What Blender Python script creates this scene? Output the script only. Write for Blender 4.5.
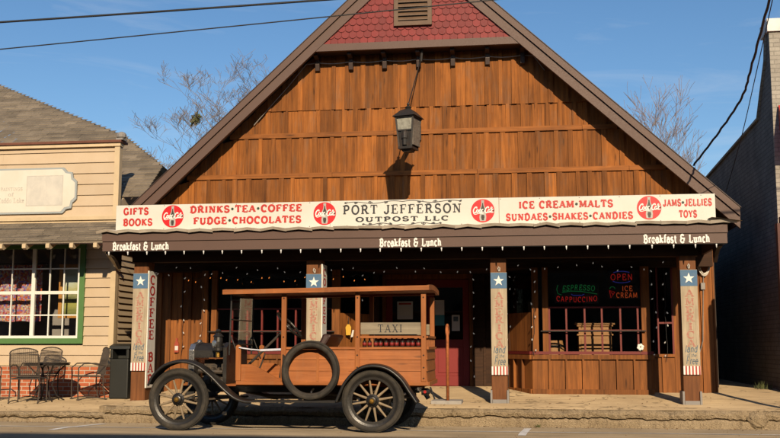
import bpy, bmesh, math, random
from mathutils import Vector, Matrix

random.seed(7)
R = math.radians
scene = bpy.context.scene
COL = scene.collection
for o in list(bpy.data.objects):
    bpy.data.objects.remove(o)

# ------------------------------------------------------------------ camera, sky, sun, exposure
cam_d = bpy.data.cameras.new("camera")
cam = bpy.data.objects.new("camera", cam_d)
COL.objects.link(cam)
cam.location = (0, 0, 1.13)
cam.rotation_euler = (R(97.2), 0, R(7.8))
cam_d.sensor_width = 36
cam_d.lens = 46.15
cam_d.clip_start = 0.1
cam_d.clip_end = 3000
scene.camera = cam

SUN = Vector((-0.25, 1.0, -0.47)).normalized()      # the way the light travels
sun_d = bpy.data.lights.new("sun", 'SUN')
sun = bpy.data.objects.new("sun", sun_d)
COL.objects.link(sun)
sun.location = (3, -20, 12)
sun.rotation_euler = SUN.to_track_quat('-Z', 'Y').to_euler()
sun_d.energy = 5.0
sun_d.angle = R(0.53)
sun_d.color = (1.0, 0.80, 0.55)

world = bpy.data.worlds.new("World")
scene.world = world
world.use_nodes = True
wn = world.node_tree.nodes
wl = world.node_tree.links
wn.clear()
sky = wn.new('ShaderNodeTexSky')
sky.sky_type = 'NISHITA'
sky.sun_disc = False
sky.sun_elevation = math.asin(-SUN.z)
sky.sun_rotation = math.atan2(-SUN.x, -SUN.y)
sky.air_density = 1.0
sky.dust_density = 0.5
sky.ozone_density = 3.0
wb = wn.new('ShaderNodeBackground')
wb.inputs['Strength'].default_value = 0.105
wo = wn.new('ShaderNodeOutputWorld')
# thin high cirrus
tc = wn.new('ShaderNodeTexCoord')
mp = wn.new('ShaderNodeMapping')
mp.inputs['Rotation'].default_value = (0.1, 0.25, 0.0)
mp.inputs['Scale'].default_value = (3.0, 2.0, 16.0)
nz = wn.new('ShaderNodeTexNoise')
nz.inputs['Scale'].default_value = 1.6
nz.inputs['Detail'].default_value = 8
nz.inputs['Roughness'].default_value = 0.62
nz.inputs['Distortion'].default_value = 0.7
rp = wn.new('ShaderNodeValToRGB')
rp.color_ramp.elements[0].position = 0.52
rp.color_ramp.elements[0].color = (0, 0, 0, 1)
rp.color_ramp.elements[1].position = 0.85
rp.color_ramp.elements[1].color = (0.28, 0.28, 0.28, 1)
mx = wn.new('ShaderNodeMixRGB')
mx.inputs['Color2'].default_value = (7.0, 7.2, 7.4, 1)
wl.new(tc.outputs['Generated'], mp.inputs['Vector'])
wl.new(mp.outputs['Vector'], nz.inputs['Vector'])
wl.new(nz.outputs['Fac'], rp.inputs['Fac'])
wl.new(rp.outputs['Color'], mx.inputs['Fac'])
hs = wn.new('ShaderNodeHueSaturation')
hs.inputs['Saturation'].default_value = 1.14
wl.new(sky.outputs['Color'], hs.inputs['Color'])
wl.new(hs.outputs['Color'], mx.inputs['Color1'])
wl.new(mx.outputs['Color'], wb.inputs['Color'])
wl.new(wb.outputs['Background'], wo.inputs['Surface'])

vs = scene.view_settings
vs.view_transform = 'Standard'
vs.look = 'None'
vs.exposure = 0.1
vs.gamma = 1.0
vs.use_curve_mapping = False
scene.render.engine = 'CYCLES'
scene.cycles.use_denoising = True
scene.cycles.max_bounces = 6
scene.cycles.transparent_max_bounces = 24
scene.cycles.caustics_reflective = False
scene.cycles.caustics_refractive = False

# ------------------------------------------------------------------ materials
def new_mat(name):
    m = bpy.data.materials.new(name)
    m.use_nodes = True
    nt = m.node_tree
    return m, nt.nodes, nt.links, nt.nodes['Principled BSDF']

def coords(n, l, scale=(1, 1, 1), rot=(0, 0, 0)):
    t = n.new('ShaderNodeTexCoord')
    m = n.new('ShaderNodeMapping')
    m.inputs['Scale'].default_value = scale
    m.inputs['Rotation'].default_value = rot
    l.new(t.outputs['Object'], m.inputs['Vector'])
    return m.outputs['Vector']

def noise(n, l, vec, scale, detail=6, rough=0.6, dist=0.0):
    x = n.new('ShaderNodeTexNoise')
    x.inputs['Scale'].default_value = scale
    x.inputs['Detail'].default_value = detail
    x.inputs['Roughness'].default_value = rough
    x.inputs['Distortion'].default_value = dist
    l.new(vec, x.inputs['Vector'])
    return x.outputs['Fac']

def ramp(n, l, fac, stops):
    x = n.new('ShaderNodeValToRGB')
    e = x.color_ramp.elements
    while len(e) < len(stops):
        e.new(0.5)
    for i, (p, c) in enumerate(stops):
        e[i].position = p
        e[i].color = (c[0], c[1], c[2], 1) if hasattr(c, '__len__') else (c, c, c, 1)
    l.new(fac, x.inputs['Fac'])
    return x.outputs['Color']

def mixc(n, l, a, b, fac, mode='MIX'):
    x = n.new('ShaderNodeMixRGB')
    x.blend_type = mode
    for s, v in (('Color1', a), ('Color2', b), ('Fac', fac)):
        if isinstance(v, (int, float)):
            x.inputs[s].default_value = v
        elif isinstance(v, tuple):
            x.inputs[s].default_value = (v[0], v[1], v[2], 1)
        else:
            l.new(v, x.inputs[s])
    return x.outputs['Color']

def bump(n, l, bs, h, strength=0.3, dist=0.01):
    b = n.new('ShaderNodeBump')
    b.inputs['Strength'].default_value = strength
    b.inputs['Distance'].default_value = dist
    l.new(h, b.inputs['Height'])
    l.new(b.outputs['Normal'], bs.inputs['Normal'])

def island_value(n, l, col, lo, hi, sat=0.0):
    g = n.new('ShaderNodeNewGeometry')
    mr = n.new('ShaderNodeMapRange')
    mr.inputs['To Min'].default_value = lo
    mr.inputs['To Max'].default_value = hi
    l.new(g.outputs['Random Per Island'], mr.inputs['Value'])
    h = n.new('ShaderNodeHueSaturation')
    l.new(col, h.inputs['Color'])
    l.new(mr.outputs['Result'], h.inputs['Value'])
    if sat:
        m2 = n.new('ShaderNodeMath'); m2.operation = 'MULTIPLY'; m2.inputs[1].default_value = 7.31
        m3 = n.new('ShaderNodeMath'); m3.operation = 'FRACT'
        m4 = n.new('ShaderNodeMapRange'); m4.inputs['To Min'].default_value = 1 - sat; m4.inputs['To Max'].default_value = 1 + sat * 0.4
        l.new(g.outputs['Random Per Island'], m2.inputs[0]); l.new(m2.outputs[0], m3.inputs[0])
        l.new(m3.outputs[0], m4.inputs['Value']); l.new(m4.outputs['Result'], h.inputs['Saturation'])
    return h.outputs['Color']

def wood(name, dark, light, grain='Z', rough=0.75, var=(0.75, 1.2), sat=0.0, stain=None, knots=True, gs=1.0, weather=None):
    m, n, l, bs = new_mat(name)
    sc = {'X': (1.2, 22, 22), 'Y': (22, 1.2, 22), 'Z': (22, 22, 1.2)}[grain]
    v = coords(n, l, tuple(s * gs for s in sc))
    # shift the grain board by board
    g = n.new('ShaderNodeNewGeometry')
    ad = n.new('ShaderNodeVectorMath'); ad.operation = 'ADD'
    mu = n.new('ShaderNodeMath'); mu.operation = 'MULTIPLY'; mu.inputs[1].default_value = 37.0
    l.new(g.outputs['Random Per Island'], mu.inputs[0])
    l.new(v, ad.inputs[0]); l.new(mu.outputs[0], ad.inputs[1])
    v = ad.outputs[0]
    a = noise(n, l, v, 1.0, 9, 0.65, 0.6)
    c = ramp(n, l, a, [(0.3, dark), (0.7, light)])
    if knots:
        vo = n.new('ShaderNodeTexVoronoi')
        vo.inputs['Scale'].default_value = 1.0
        vk = coords(n, l, {'X': (1.2, 6, 6), 'Y': (6, 1.2, 6), 'Z': (6, 6, 1.2)}[grain])
        l.new(vk, vo.inputs['Vector'])
        k = ramp(n, l, vo.outputs['Distance'], [(0.04, 0.35), (0.13, 1.0)])
        c = mixc(n, l, c, k, 0.8, 'MULTIPLY')
    big = noise(n, l, coords(n, l, (1, 1, 0.6)), 1.4, 5, 0.6)
    c = mixc(n, l, c, ramp(n, l, big, [(0.3, 0.62), (0.65, 1.08)]), 0.8, 'MULTIPLY')
    if weather:
        w = noise(n, l, coords(n, l, (5, 5, 1.0)), 1.3, 7, 0.7)
        c = mixc(n, l, c, weather, ramp(n, l, w, [(0.52, 0.0), (0.72, 0.55)]))
    c = island_value(n, l, c, var[0], var[1], sat)
    l.new(c, bs.inputs['Base Color'])
    bs.inputs['Roughness'].default_value = rough
    bs.inputs['Specular IOR Level'].default_value = 0.3
    bump(n, l, bs, a, 0.35, 0.006)
    return m

def paint(name, col, rough=0.55, dirt=0.25, scale=3.0, spec=0.4, metal=0.0, isl=None, dcol=None, b=0.12):
    m, n, l, bs = new_mat(name)
    v = coords(n, l)
    a = noise(n, l, v, scale, 8, 0.65, 0.3)
    dc = dcol or tuple(x * 0.55 for x in col)
    c = mixc(n, l, col, dc, ramp(n, l, a, [(0.42, 0.0), (0.75, dirt * 2 if dirt < 0.5 else 1.0)]))
    if isl:
        c = island_value(n, l, c, *isl)
    l.new(c, bs.inputs['Base Color'])
    fine = noise(n, l, v, 60, 4, 0.6)
    r = ramp(n, l, fine, [(0.3, max(0, rough - 0.08)), (0.7, min(1, rough + 0.12))])
    l.new(r, bs.inputs['Roughness'])
    bs.inputs['Metallic'].default_value = metal
    bs.inputs['Specular IOR Level'].default_value = spec
    if b:
        bump(n, l, bs, fine, b, 0.003)
    return m

def ground_mat(name, c1, c2, c3, fine_scale=90, b=0.6, crack=False):
    m, n, l, bs = new_mat(name)
    v = coords(n, l)
    a = noise(n, l, v, 0.9, 8, 0.65, 0.4)
    f = noise(n, l, v, fine_scale, 5, 0.7)
    st = noise(n, l, coords(n, l, (0.5, 2.5, 1)), 1.3, 7, 0.7, 1.0)
    c = ramp(n, l, a, [(0.32, c1), (0.68, c2)])
    c = mixc(n, l, c, c3, ramp(n, l, st, [(0.48, 0.0), (0.75, 0.75)]))
    c = mixc(n, l, c, ramp(n, l, f, [(0.3, 0.6), (0.7, 1.2)]), 0.55, 'MULTIPLY')
    if crack:
        vo = n.new('ShaderNodeTexVoronoi')
        vo.feature = 'DISTANCE_TO_EDGE'
        vo.inputs['Scale'].default_value = 0.55
        w = n.new('ShaderNodeVectorMath'); w.operation = 'ADD'
        nn = n.new('ShaderNodeTexNoise'); nn.inputs['Scale'].default_value = 2.5
        l.new(v, nn.inputs['Vector'])
        l.new(v, w.inputs[0]); l.new(nn.outputs['Color'], w.inputs[1])
        l.new(w.outputs[0], vo.inputs['Vector'])
        k = ramp(n, l, vo.outputs['Distance'], [(0.004, 0.3), (0.016, 1.0)])
        c = mixc(n, l, c, k, 0.75, 'MULTIPLY')
    l.new(c, bs.inputs['Base Color'])
    bs.inputs['Roughness'].default_value = 0.9
    bs.inputs['Diffuse Roughness'].default_value = 1.0
    bs.inputs['Specular IOR Level'].default_value = 0.2
    hb = mixc(n, l, f, noise(n, l, v, 9, 6, 0.7), 0.5)
    bump(n, l, bs, hb, b, 0.012)
    return m

def brick(name, c1, c2, mortar, plane='XZ', bw=0.215, bh=0.075, ms=0.010, b=0.5, dirt=0.4):
    m, n, l, bs = new_mat(name)
    t = n.new('ShaderNodeTexCoord')
    s = n.new('ShaderNodeSeparateXYZ')
    l.new(t.outputs['Object'], s.inputs[0])
    k = n.new('ShaderNodeCombineXYZ')
    l.new(s.outputs['X' if plane == 'XZ' else 'Y'], k.inputs[0])
    l.new(s.outputs['Z'], k.inputs[1])
    br = n.new('ShaderNodeTexBrick')
    br.inputs['Scale'].default_value = 1.0
    br.inputs['Brick Width'].default_value = bw
    br.inputs['Row Height'].default_value = bh
    br.inputs['Mortar Size'].default_value = ms
    br.inputs['Mortar Smooth'].default_value = 0.2
    br.inputs['Color1'].default_value = (*c1, 1)
    br.inputs['Color2'].default_value = (*c2, 1)
    br.inputs['Mortar'].default_value = (*mortar, 1)
    l.new(k.outputs[0], br.inputs['Vector'])
    a = noise(n, l, coords(n, l), 1.6, 8, 0.7, 0.3)
    c = mixc(n, l, br.outputs['Color'], ramp(n, l, a, [(0.3, 1 - dirt), (0.7, 1.1)]), 0.9, 'MULTIPLY')
    f = noise(n, l, coords(n, l), 40, 5, 0.7)
    c = mixc(n, l, c, ramp(n, l, f, [(0.3, 0.75), (0.7, 1.15)]), 0.6, 'MULTIPLY')
    l.new(c, bs.inputs['Base Color'])
    bs.inputs['Roughness'].default_value = 0.88
    bs.inputs['Specular IOR Level'].default_value = 0.2
    h = mixc(n, l, br.outputs['Fac'], f, 0.25)
    inv = n.new('ShaderNodeInvert')
    l.new(h, inv.inputs['Color'])
    bump(n, l, bs, inv.outputs['Color'], b, 0.012)
    return m

def glass(name, tint=(0.92, 0.95, 0.93), refl=0.08):
    m, n, l, bs = new_mat(name)
    n.remove(bs)
    tr = n.new('ShaderNodeBsdfTransparent'); tr.inputs['Color'].default_value = (*tint, 1)
    gl = n.new('ShaderNodeBsdfGlossy'); gl.inputs['Roughness'].default_value = 0.03
    fr = n.new('ShaderNodeFresnel'); fr.inputs['IOR'].default_value = 1.45
    mu = n.new('ShaderNodeMath'); mu.operation = 'MULTIPLY'; mu.inputs[1].default_value = 1.2
    l.new(fr.outputs[0], mu.inputs[0])
    mi = n.new('ShaderNodeMixShader')
    l.new(mu.outputs[0], mi.inputs['Fac'])
    l.new(tr.outputs[0], mi.inputs[1]); l.new(gl.outputs[0], mi.inputs[2])
    out = [x for x in n if x.type == 'OUTPUT_MATERIAL'][0]
    l.new(mi.outputs[0], out.inputs['Surface'])
    return m

def glow(name, col, strength):
    m, n, l, bs = new_mat(name)
    bs.inputs['Base Color'].default_value = (*[c * 0.5 for c in col], 1)
    bs.inputs['Emission Color'].default_value = (*col, 1)
    bs.inputs['Emission Strength'].default_value = strength
    return m

def shingle_mat(name, c1, c2, plane_rot=0.0):
    m, n, l, bs = new_mat(name)
    v = coords(n, l)
    a = noise(n, l, v, 1.2, 7, 0.7, 0.3)
    f = noise(n, l, v, 45, 5, 0.7)
    c = ramp(n, l, a, [(0.3, c1), (0.7, c2)])
    c = mixc(n, l, c, ramp(n, l, f, [(0.3, 0.6), (0.7, 1.25)]), 0.7, 'MULTIPLY')
    c = island_value(n, l, c, 0.72, 1.22)
    l.new(c, bs.inputs['Base Color'])
    bs.inputs['Roughness'].default_value = 0.9
    bump(n, l, bs, f, 0.5, 0.006)
    return m

M = {}
M['plank'] = wood('stained planks', (0.155, 0.051, 0.0095), (0.40, 0.137, 0.025), 'Z', 0.8, (0.6, 1.2), 0.0, (0, 0, 0), True, 1.0, (0.20, 0.115, 0.065))
M['plank_x'] = wood('stained rail', (0.16, 0.052, 0.009), (0.38, 0.130, 0.024), 'X', 0.7, (0.85, 1.1))
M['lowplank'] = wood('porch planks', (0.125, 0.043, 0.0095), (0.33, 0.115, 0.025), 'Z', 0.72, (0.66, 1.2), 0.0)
M['postwood'] = wood('post wood', (0.12, 0.042, 0.013), (0.24, 0.090, 0.028), 'Z', 0.7, (0.9, 1.1))
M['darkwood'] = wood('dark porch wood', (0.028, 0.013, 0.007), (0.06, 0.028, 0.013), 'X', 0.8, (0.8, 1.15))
M['trim'] = paint('brown trim paint', (0.105, 0.060, 0.044), 0.55, 0.2, 1.5, isl=(0.92, 1.06), dcol=(0.075, 0.044, 0.034))
M['trim2'] = paint('dark brown trim', (0.045, 0.025, 0.019), 0.5, 0.2, 1.5)
M['redscale'] = paint('red scallop paint', (0.19, 0.02, 0.018), 0.6, 0.25, 2.5, isl=(0.78, 1.16), dcol=(0.15, 0.022, 0.018))
M['vent'] = paint('vent brown', (0.14, 0.085, 0.05), 0.6, 0.3, 6)
M['black'] = paint('black void', (0.012, 0.011, 0.010), 0.6, 0.1)
M['roof'] = shingle_mat('roof shingle', (0.12, 0.095, 0.07), (0.20, 0.155, 0.115))
M['greyroof'] = shingle_mat('grey brown shingle', (0.13, 0.105, 0.075), (0.24, 0.195, 0.14))
M['tinedge'] = paint('weathered tin', (0.62, 0.55, 0.45), 0.6, 0.3, 6, isl=(0.8, 1.1), dcol=(0.34, 0.22, 0.13))
M['signwhite'] = paint('sign white', (0.61, 0.60, 0.54), 0.5, 0.16, 1.2, dcol=(0.46, 0.41, 0.31), b=0.05)
M['signred'] = paint('sign red lettering', (0.48, 0.028, 0.022), 0.5, 0.2, 9, b=0.0)
M['discred'] = paint('disc red', (0.56, 0.012, 0.016), 0.4, 0.1, 4, b=0.0)
M['signblack'] = paint('sign black lettering', (0.02, 0.022, 0.028), 0.5, 0.1, b=0.0)
M['signgreen'] = paint('sign dot green black', (0.015, 0.035, 0.02), 0.5, 0.1, b=0.0)
M['letterwhite'] = paint('white lettering', (0.78, 0.76, 0.70), 0.5, 0.08, b=0.0)
M['bottle'] = paint('bottle grey', (0.42, 0.42, 0.38), 0.3, 0.3, 30, b=0.0)
M['bottledark'] = paint('bottle cola', (0.055, 0.05, 0.04), 0.3, 0.2, 30, b=0.0)
M['cream'] = paint('cream clapboard paint', (0.52, 0.405, 0.275), 0.6, 0.22, 2.2, isl=(0.92, 1.05), dcol=(0.43, 0.31, 0.18))
M['creamtrim'] = paint('cream trim', (0.58, 0.45, 0.28), 0.55, 0.2, 3, isl=(0.9, 1.08))
M['rustcap'] = paint('rusty coping', (0.16, 0.06, 0.035), 0.7, 0.4, 6)
M['green'] = paint('green window paint', (0.085, 0.19, 0.055), 0.5, 0.15, 4)
M['sash'] = paint('white sash paint', (0.74, 0.72, 0.66), 0.5, 0.12, 4)
M['redbrick'] = brick('red brick', (0.40, 0.10, 0.045), (0.52, 0.16, 0.07), (0.52, 0.42, 0.32), 'XZ', 0.21, 0.076, 0.009, 0.5, 0.3)
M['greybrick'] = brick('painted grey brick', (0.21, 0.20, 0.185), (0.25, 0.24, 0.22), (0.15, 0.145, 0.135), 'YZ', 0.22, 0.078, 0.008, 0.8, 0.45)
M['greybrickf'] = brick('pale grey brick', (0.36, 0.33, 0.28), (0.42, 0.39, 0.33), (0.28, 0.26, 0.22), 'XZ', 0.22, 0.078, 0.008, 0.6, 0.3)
M['tanbrick'] = brick('tan brick', (0.30, 0.19, 0.12), (0.36, 0.23, 0.15), (0.3, 0.26, 0.2), 'XZ')
M['asphalt'] = ground_mat('asphalt', (0.19, 0.150, 0.102), (0.28, 0.222, 0.15), (0.125, 0.102, 0.073), 140, 0.8)
M['concrete'] = ground_mat('sidewalk concrete', (0.31, 0.23, 0.138), (0.45, 0.34, 0.205), (0.18, 0.13, 0.078), 70, 0.8, True)
M['kerb'] = ground_mat('kerb concrete', (0.24, 0.175, 0.10), (0.38, 0.28, 0.165), (0.11, 0.078, 0.046), 45, 1.0)
def kerb_mat():
    m, n, l, bs = new_mat('worn kerb concrete')
    v = coords(n, l)
    a = noise(n, l, v, 1.1, 9, 0.7, .5); f = noise(n, l, v, 55, 6, 0.75); g = noise(n, l, coords(n, l, (9, 2, 2.2)), 1.6, 7, 0.75, .6)
    vo = n.new('ShaderNodeTexVoronoi'); vo.inputs['Scale'].default_value = 75; l.new(v, vo.inputs['Vector'])
    c = ramp(n, l, a, [(.3, (.36, .265, .155)), (.68, (.56, .43, .27))])
    c = mixc(n, l, c, (.17, .122, .072), ramp(n, l, g, [(.5, 0.0), (.72, .75)]))
    c = mixc(n, l, c, ramp(n, l, vo.outputs['Distance'], [(.1, 1.25), (.55, .62)]), .6, 'MULTIPLY')
    c = mixc(n, l, c, ramp(n, l, f, [(.32, .5), (.66, 1.25)]), .6, 'MULTIPLY')
    l.new(c, bs.inputs['Base Color']); bs.inputs['Roughness'].default_value = .95; bs.inputs['Specular IOR Level'].default_value = .15
    bump(n, l, bs, mixc(n, l, vo.outputs['Distance'], f, .5), 1.0, .03)
    return m
M['kerb'] = kerb_mat()
M['dirt'] = ground_mat('dirt', (0.16, 0.11, 0.065), (0.22, 0.16, 0.095), (0.1, 0.075, 0.05), 30, 0.8)
M['linewhite'] = paint('road paint', (0.82, 0.80, 0.76), 0.8, 0.35, 14, dcol=(0.36, 0.3, 0.23), b=0.3)
M['glass'] = glass('window glass')
M['iron'] = paint('black iron', (0.022, 0.02, 0.018), 0.55, 0.3, 12, dcol=(0.05, 0.028, 0.016))
M['lampglass'] = paint('aged lamp glass', (0.34, 0.33, 0.27), 0.25, 0.4, 14, dcol=(0.12, 0.11, 0.09), b=0.0)
M['lampside'] = paint('weathered tin side', (0.17, 0.145, 0.115), 0.6, 0.5, 10, dcol=(0.08, 0.062, 0.05))
M['cable'] = paint('black cable', (0.015, 0.015, 0.016), 0.6, 0.1)
M['whitecable'] = paint('white cable', (0.66, 0.62, 0.54), 0.5, 0.1)
M['palegrey'] = paint('pale grey plate', (0.36, 0.33, 0.29), 0.7, 0.3, 8)
M['greycable'] = paint('grey conduit', (0.26, 0.24, 0.22), 0.5, 0.2)
M['bulb'] = glow('bulb white', (1.0, 0.93, 0.82), 0.12)
M['bulborange'] = glow('bulb orange', (1.0, 0.30, 0.06), 0.8)
M['clipwhite'] = paint('white plastic', (0.7, 0.7, 0.68), 0.4, 0.1)
M['door'] = paint('door red paint', (0.22, 0.018, 0.015), 0.5, 0.2, 3, dcol=(0.15, 0.014, 0.012))
M['redsash'] = paint('red sash paint', (0.15, 0.016, 0.012), 0.5, 0.2, 4)
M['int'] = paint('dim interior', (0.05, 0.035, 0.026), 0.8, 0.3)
M['shopint'] = paint('shop interior', (0.30, 0.26, 0.25), 0.8, 0.3)
M['oldboard'] = wood('old pale board', (0.34, 0.27, 0.18), (0.56, 0.46, 0.32), 'Z', 0.85, (0.95, 1.05), 0, None, True, 1.0, (0.27, 0.21, 0.15))
M['fadedred'] = paint('faded red', (0.37, 0.15, 0.11), 0.8, 0.49, 22, dcol=(0.48, 0.34, 0.24), b=0)
M['stripered'] = paint('stripe red', (0.42, 0.07, 0.05), 0.8, 0.3, 14, b=0)
M['flagblue'] = paint('faded blue', (0.07, 0.15, 0.26), 0.7, 0.3, 10, dcol=(0.13, 0.19, 0.24), b=0)
M['scriptblue'] = paint('script blue grey', (0.10, 0.145, 0.18), 0.7, 0.3, 10, b=0)
M['coffeeboard'] = paint('coffee board white', (0.80, 0.78, 0.70), 0.6, 0.2, 5, dcol=(0.65, 0.58, 0.46))
M['binplastic'] = paint('dark bin', (0.02, 0.021, 0.018), 0.5, 0.2, 4)
M['plaque'] = paint('plaque white', (0.66, 0.62, 0.53), 0.5, 0.2, 2, dcol=(0.52, 0.44, 0.32), b=0)
M['plaqueedge'] = paint('plaque edge blue grey', (0.33, 0.36, 0.36), 0.5, 0.1, b=0)
M['plaqueink'] = paint('plaque faded ink', (0.47, 0.44, 0.39), 0.6, 0.4, 9, dcol=(0.6, 0.55, 0.46), b=0)
M['greypost'] = paint('rust brown post', (0.10, 0.032, 0.022), 0.6, 0.3, 5)
M['redmetal'] = paint('red metal roof', (0.45, 0.04, 0.03), 0.4, 0.1, 3)
M['coping'] = paint('white coping', (0.72, 0.70, 0.66), 0.6, 0.2, 4)
# taxi
M['ply'] = wood('orange varnished wood', (0.27, 0.083, 0.020), (0.42, 0.140, 0.036), 'X', 0.5, (0.9, 1.06), 0.0, None, True, 1.0, (0.33, 0.14, 0.055))
M['plyz'] = wood('orange varnished post', (0.28, 0.088, 0.022), (0.42, 0.145, 0.038), 'Z', 0.5, (0.92, 1.05), 0.0, None, False, 1.0, (0.33, 0.14, 0.055))
M['enamel'] = paint('black enamel', (0.013, 0.0115, 0.010), 0.38, 0.3, 5, 0.5, dcol=(0.035, 0.028, 0.02), b=0.03)
M['tyre'] = paint('dusty tyre rubber', (0.030, 0.027, 0.023), 0.8, 0.5, 7, 0.3, dcol=(0.075, 0.062, 0.046))
M['spoke'] = wood('pale spoke wood', (0.21, 0.155, 0.095), (0.33, 0.25, 0.155), 'Z', 0.6, (0.8, 1.1), 0, None, False)
M['brass'] = paint('brass cap', (0.55, 0.30, 0.06), 0.3, 0.2, 12, metal=0.9, b=0)
M['nickel'] = paint('nickel shell', (0.55, 0.53, 0.50), 0.25, 0.2, 9, metal=0.9, b=0)
M['engine'] = paint('oily engine', (0.04, 0.034, 0.028), 0.5, 0.5, 14, dcol=(0.10, 0.07, 0.045))
M['leather'] = paint('brown leather', (0.04, 0.016, 0.011), 0.45, 0.3, 7)
M['taxiboard'] = wood('grey taxi board', (0.20, 0.165, 0.115), (0.33, 0.275, 0.19), 'X', 0.8, (0.95, 1.05), 0)
M['tail'] = paint('tail lamp red', (0.4, 0.02, 0.02), 0.3, 0.1)
M['ribbon'] = paint('white ribbon', (0.62, 0.62, 0.66), 0.5, 0.2, 20, dcol=(0.2, 0.25, 0.45))
M['bottleglass'] = paint('dark bottle glass', (0.03, 0.02, 0.015), 0.15, 0.2, 20, b=0)
M['chairiron'] = paint('weathered chair iron', (0.055, 0.045, 0.037), 0.6, 0.4, 14, dcol=(0.10, 0.065, 0.04))
M['bark'] = paint('bare twig bark', (0.24, 0.195, 0.165), 0.9, 0.3, 8)
M['barkred'] = paint('bare reddish twig bark', (0.27, 0.20, 0.165), 0.9, 0.3, 8)
M['mistletoe'] = paint('mistletoe green', (0.09, 0.10, 0.03), 0.8, 0.3, 8, isl=(0.6, 1.3))
M['leaf'] = paint('dry leaf', (0.22, 0.12, 0.05), 0.8, 0.3, 8, isl=(0.5, 1.4))
M['weed'] = paint('weed green', (0.09, 0.10, 0.03), 0.8, 0.3, 8, isl=(0.6, 1.3))
M['yellow'] = paint('yellow tag', (0.62, 0.36, 0.03), 0.5, 0.1)
M['paper'] = paint('white paper', (0.62, 0.60, 0.56), 0.7, 0.1, b=0)
M['bluepaper'] = paint('teal paper', (0.06, 0.28, 0.36), 0.6, 0.1, b=0)
M['orangepaint'] = paint('orange red paint', (0.34, 0.06, 0.03), 0.5, 0.2, 9)
M['rust'] = paint('rusty orange steel', (0.42, 0.13, 0.035), 0.7, 0.5, 16, dcol=(0.16, 0.045, 0.02))
M['gold'] = paint('gold frame', (0.50, 0.23, 0.06), 0.45, 0.2, 10)
M['cabinet'] = wood('pale cabinet wood', (0.36, 0.17, 0.07), (0.52, 0.27, 0.12), 'X', 0.6, (0.9, 1.1), 0, None, False)
M['neonred'] = glow('neon red', (1.0, 0.03, 0.02), 0.17)
M['neongreen'] = glow('neon green', (0.05, 0.75, 0.2), 0.06)
M['neonblue'] = glow('neon blue', (0.10, 0.12, 0.95), 0.10)
M['neonorange'] = glow('neon orange', (1.0, 0.15, 0.03), 0.19)

def quilt_mat():
    m, n, l, bs = new_mat('patchwork quilt')
    vo = n.new('ShaderNodeTexVoronoi'); vo.inputs['Scale'].default_value = 30
    l.new(coords(n, l), vo.inputs['Vector'])
    s = n.new('ShaderNodeSeparateColor'); l.new(vo.outputs['Color'], s.inputs[0])
    c = ramp(n, l, s.outputs[0], [(0.0, (0.36, 0.03, 0.04)), (0.22, (0.5, 0.12, 0.04)), (0.4, (0.12, 0.09, 0.36)), (0.55, (0.55, 0.5, 0.42)), (0.7, (0.42, 0.10, 0.14)), (0.85, (0.55, 0.36, 0.14)), (1.0, (0.10, 0.12, 0.25))])
    l.new(c, bs.inputs['Base Color'])
    bs.inputs['Roughness'].default_value = 0.9
    return m
M['quilt'] = quilt_mat()

def landscape_mat():
    m, n, l, bs = new_mat('painted landscape')
    t = n.new('ShaderNodeTexCoord'); s = n.new('ShaderNodeSeparateXYZ')
    l.new(t.outputs['Generated'], s.inputs[0])
    nn = noise(n, l, coords(n, l, (1, 1, 3)), 4, 7, 0.7)
    ad = n.new('ShaderNodeMath'); ad.operation = 'MULTIPLY_ADD'; ad.inputs[1].default_value = 0.45
    l.new(nn, ad.inputs[0]); l.new(s.outputs['Z'], ad.inputs[2])
    c = ramp(n, l, ad.outputs[0], [(0.2, (0.10, 0.12, 0.03)), (0.45, (0.35, 0.33, 0.08)), (0.55, (0.10, 0.11, 0.04)), (0.75, (0.45, 0.42, 0.2)), (0.95, (0.5, 0.55, 0.5))])
    l.new(c, bs.inputs['Base Color'])
    bs.inputs['Roughness'].default_value = 0.6
    return m
M['landscape'] = landscape_mat()

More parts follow.
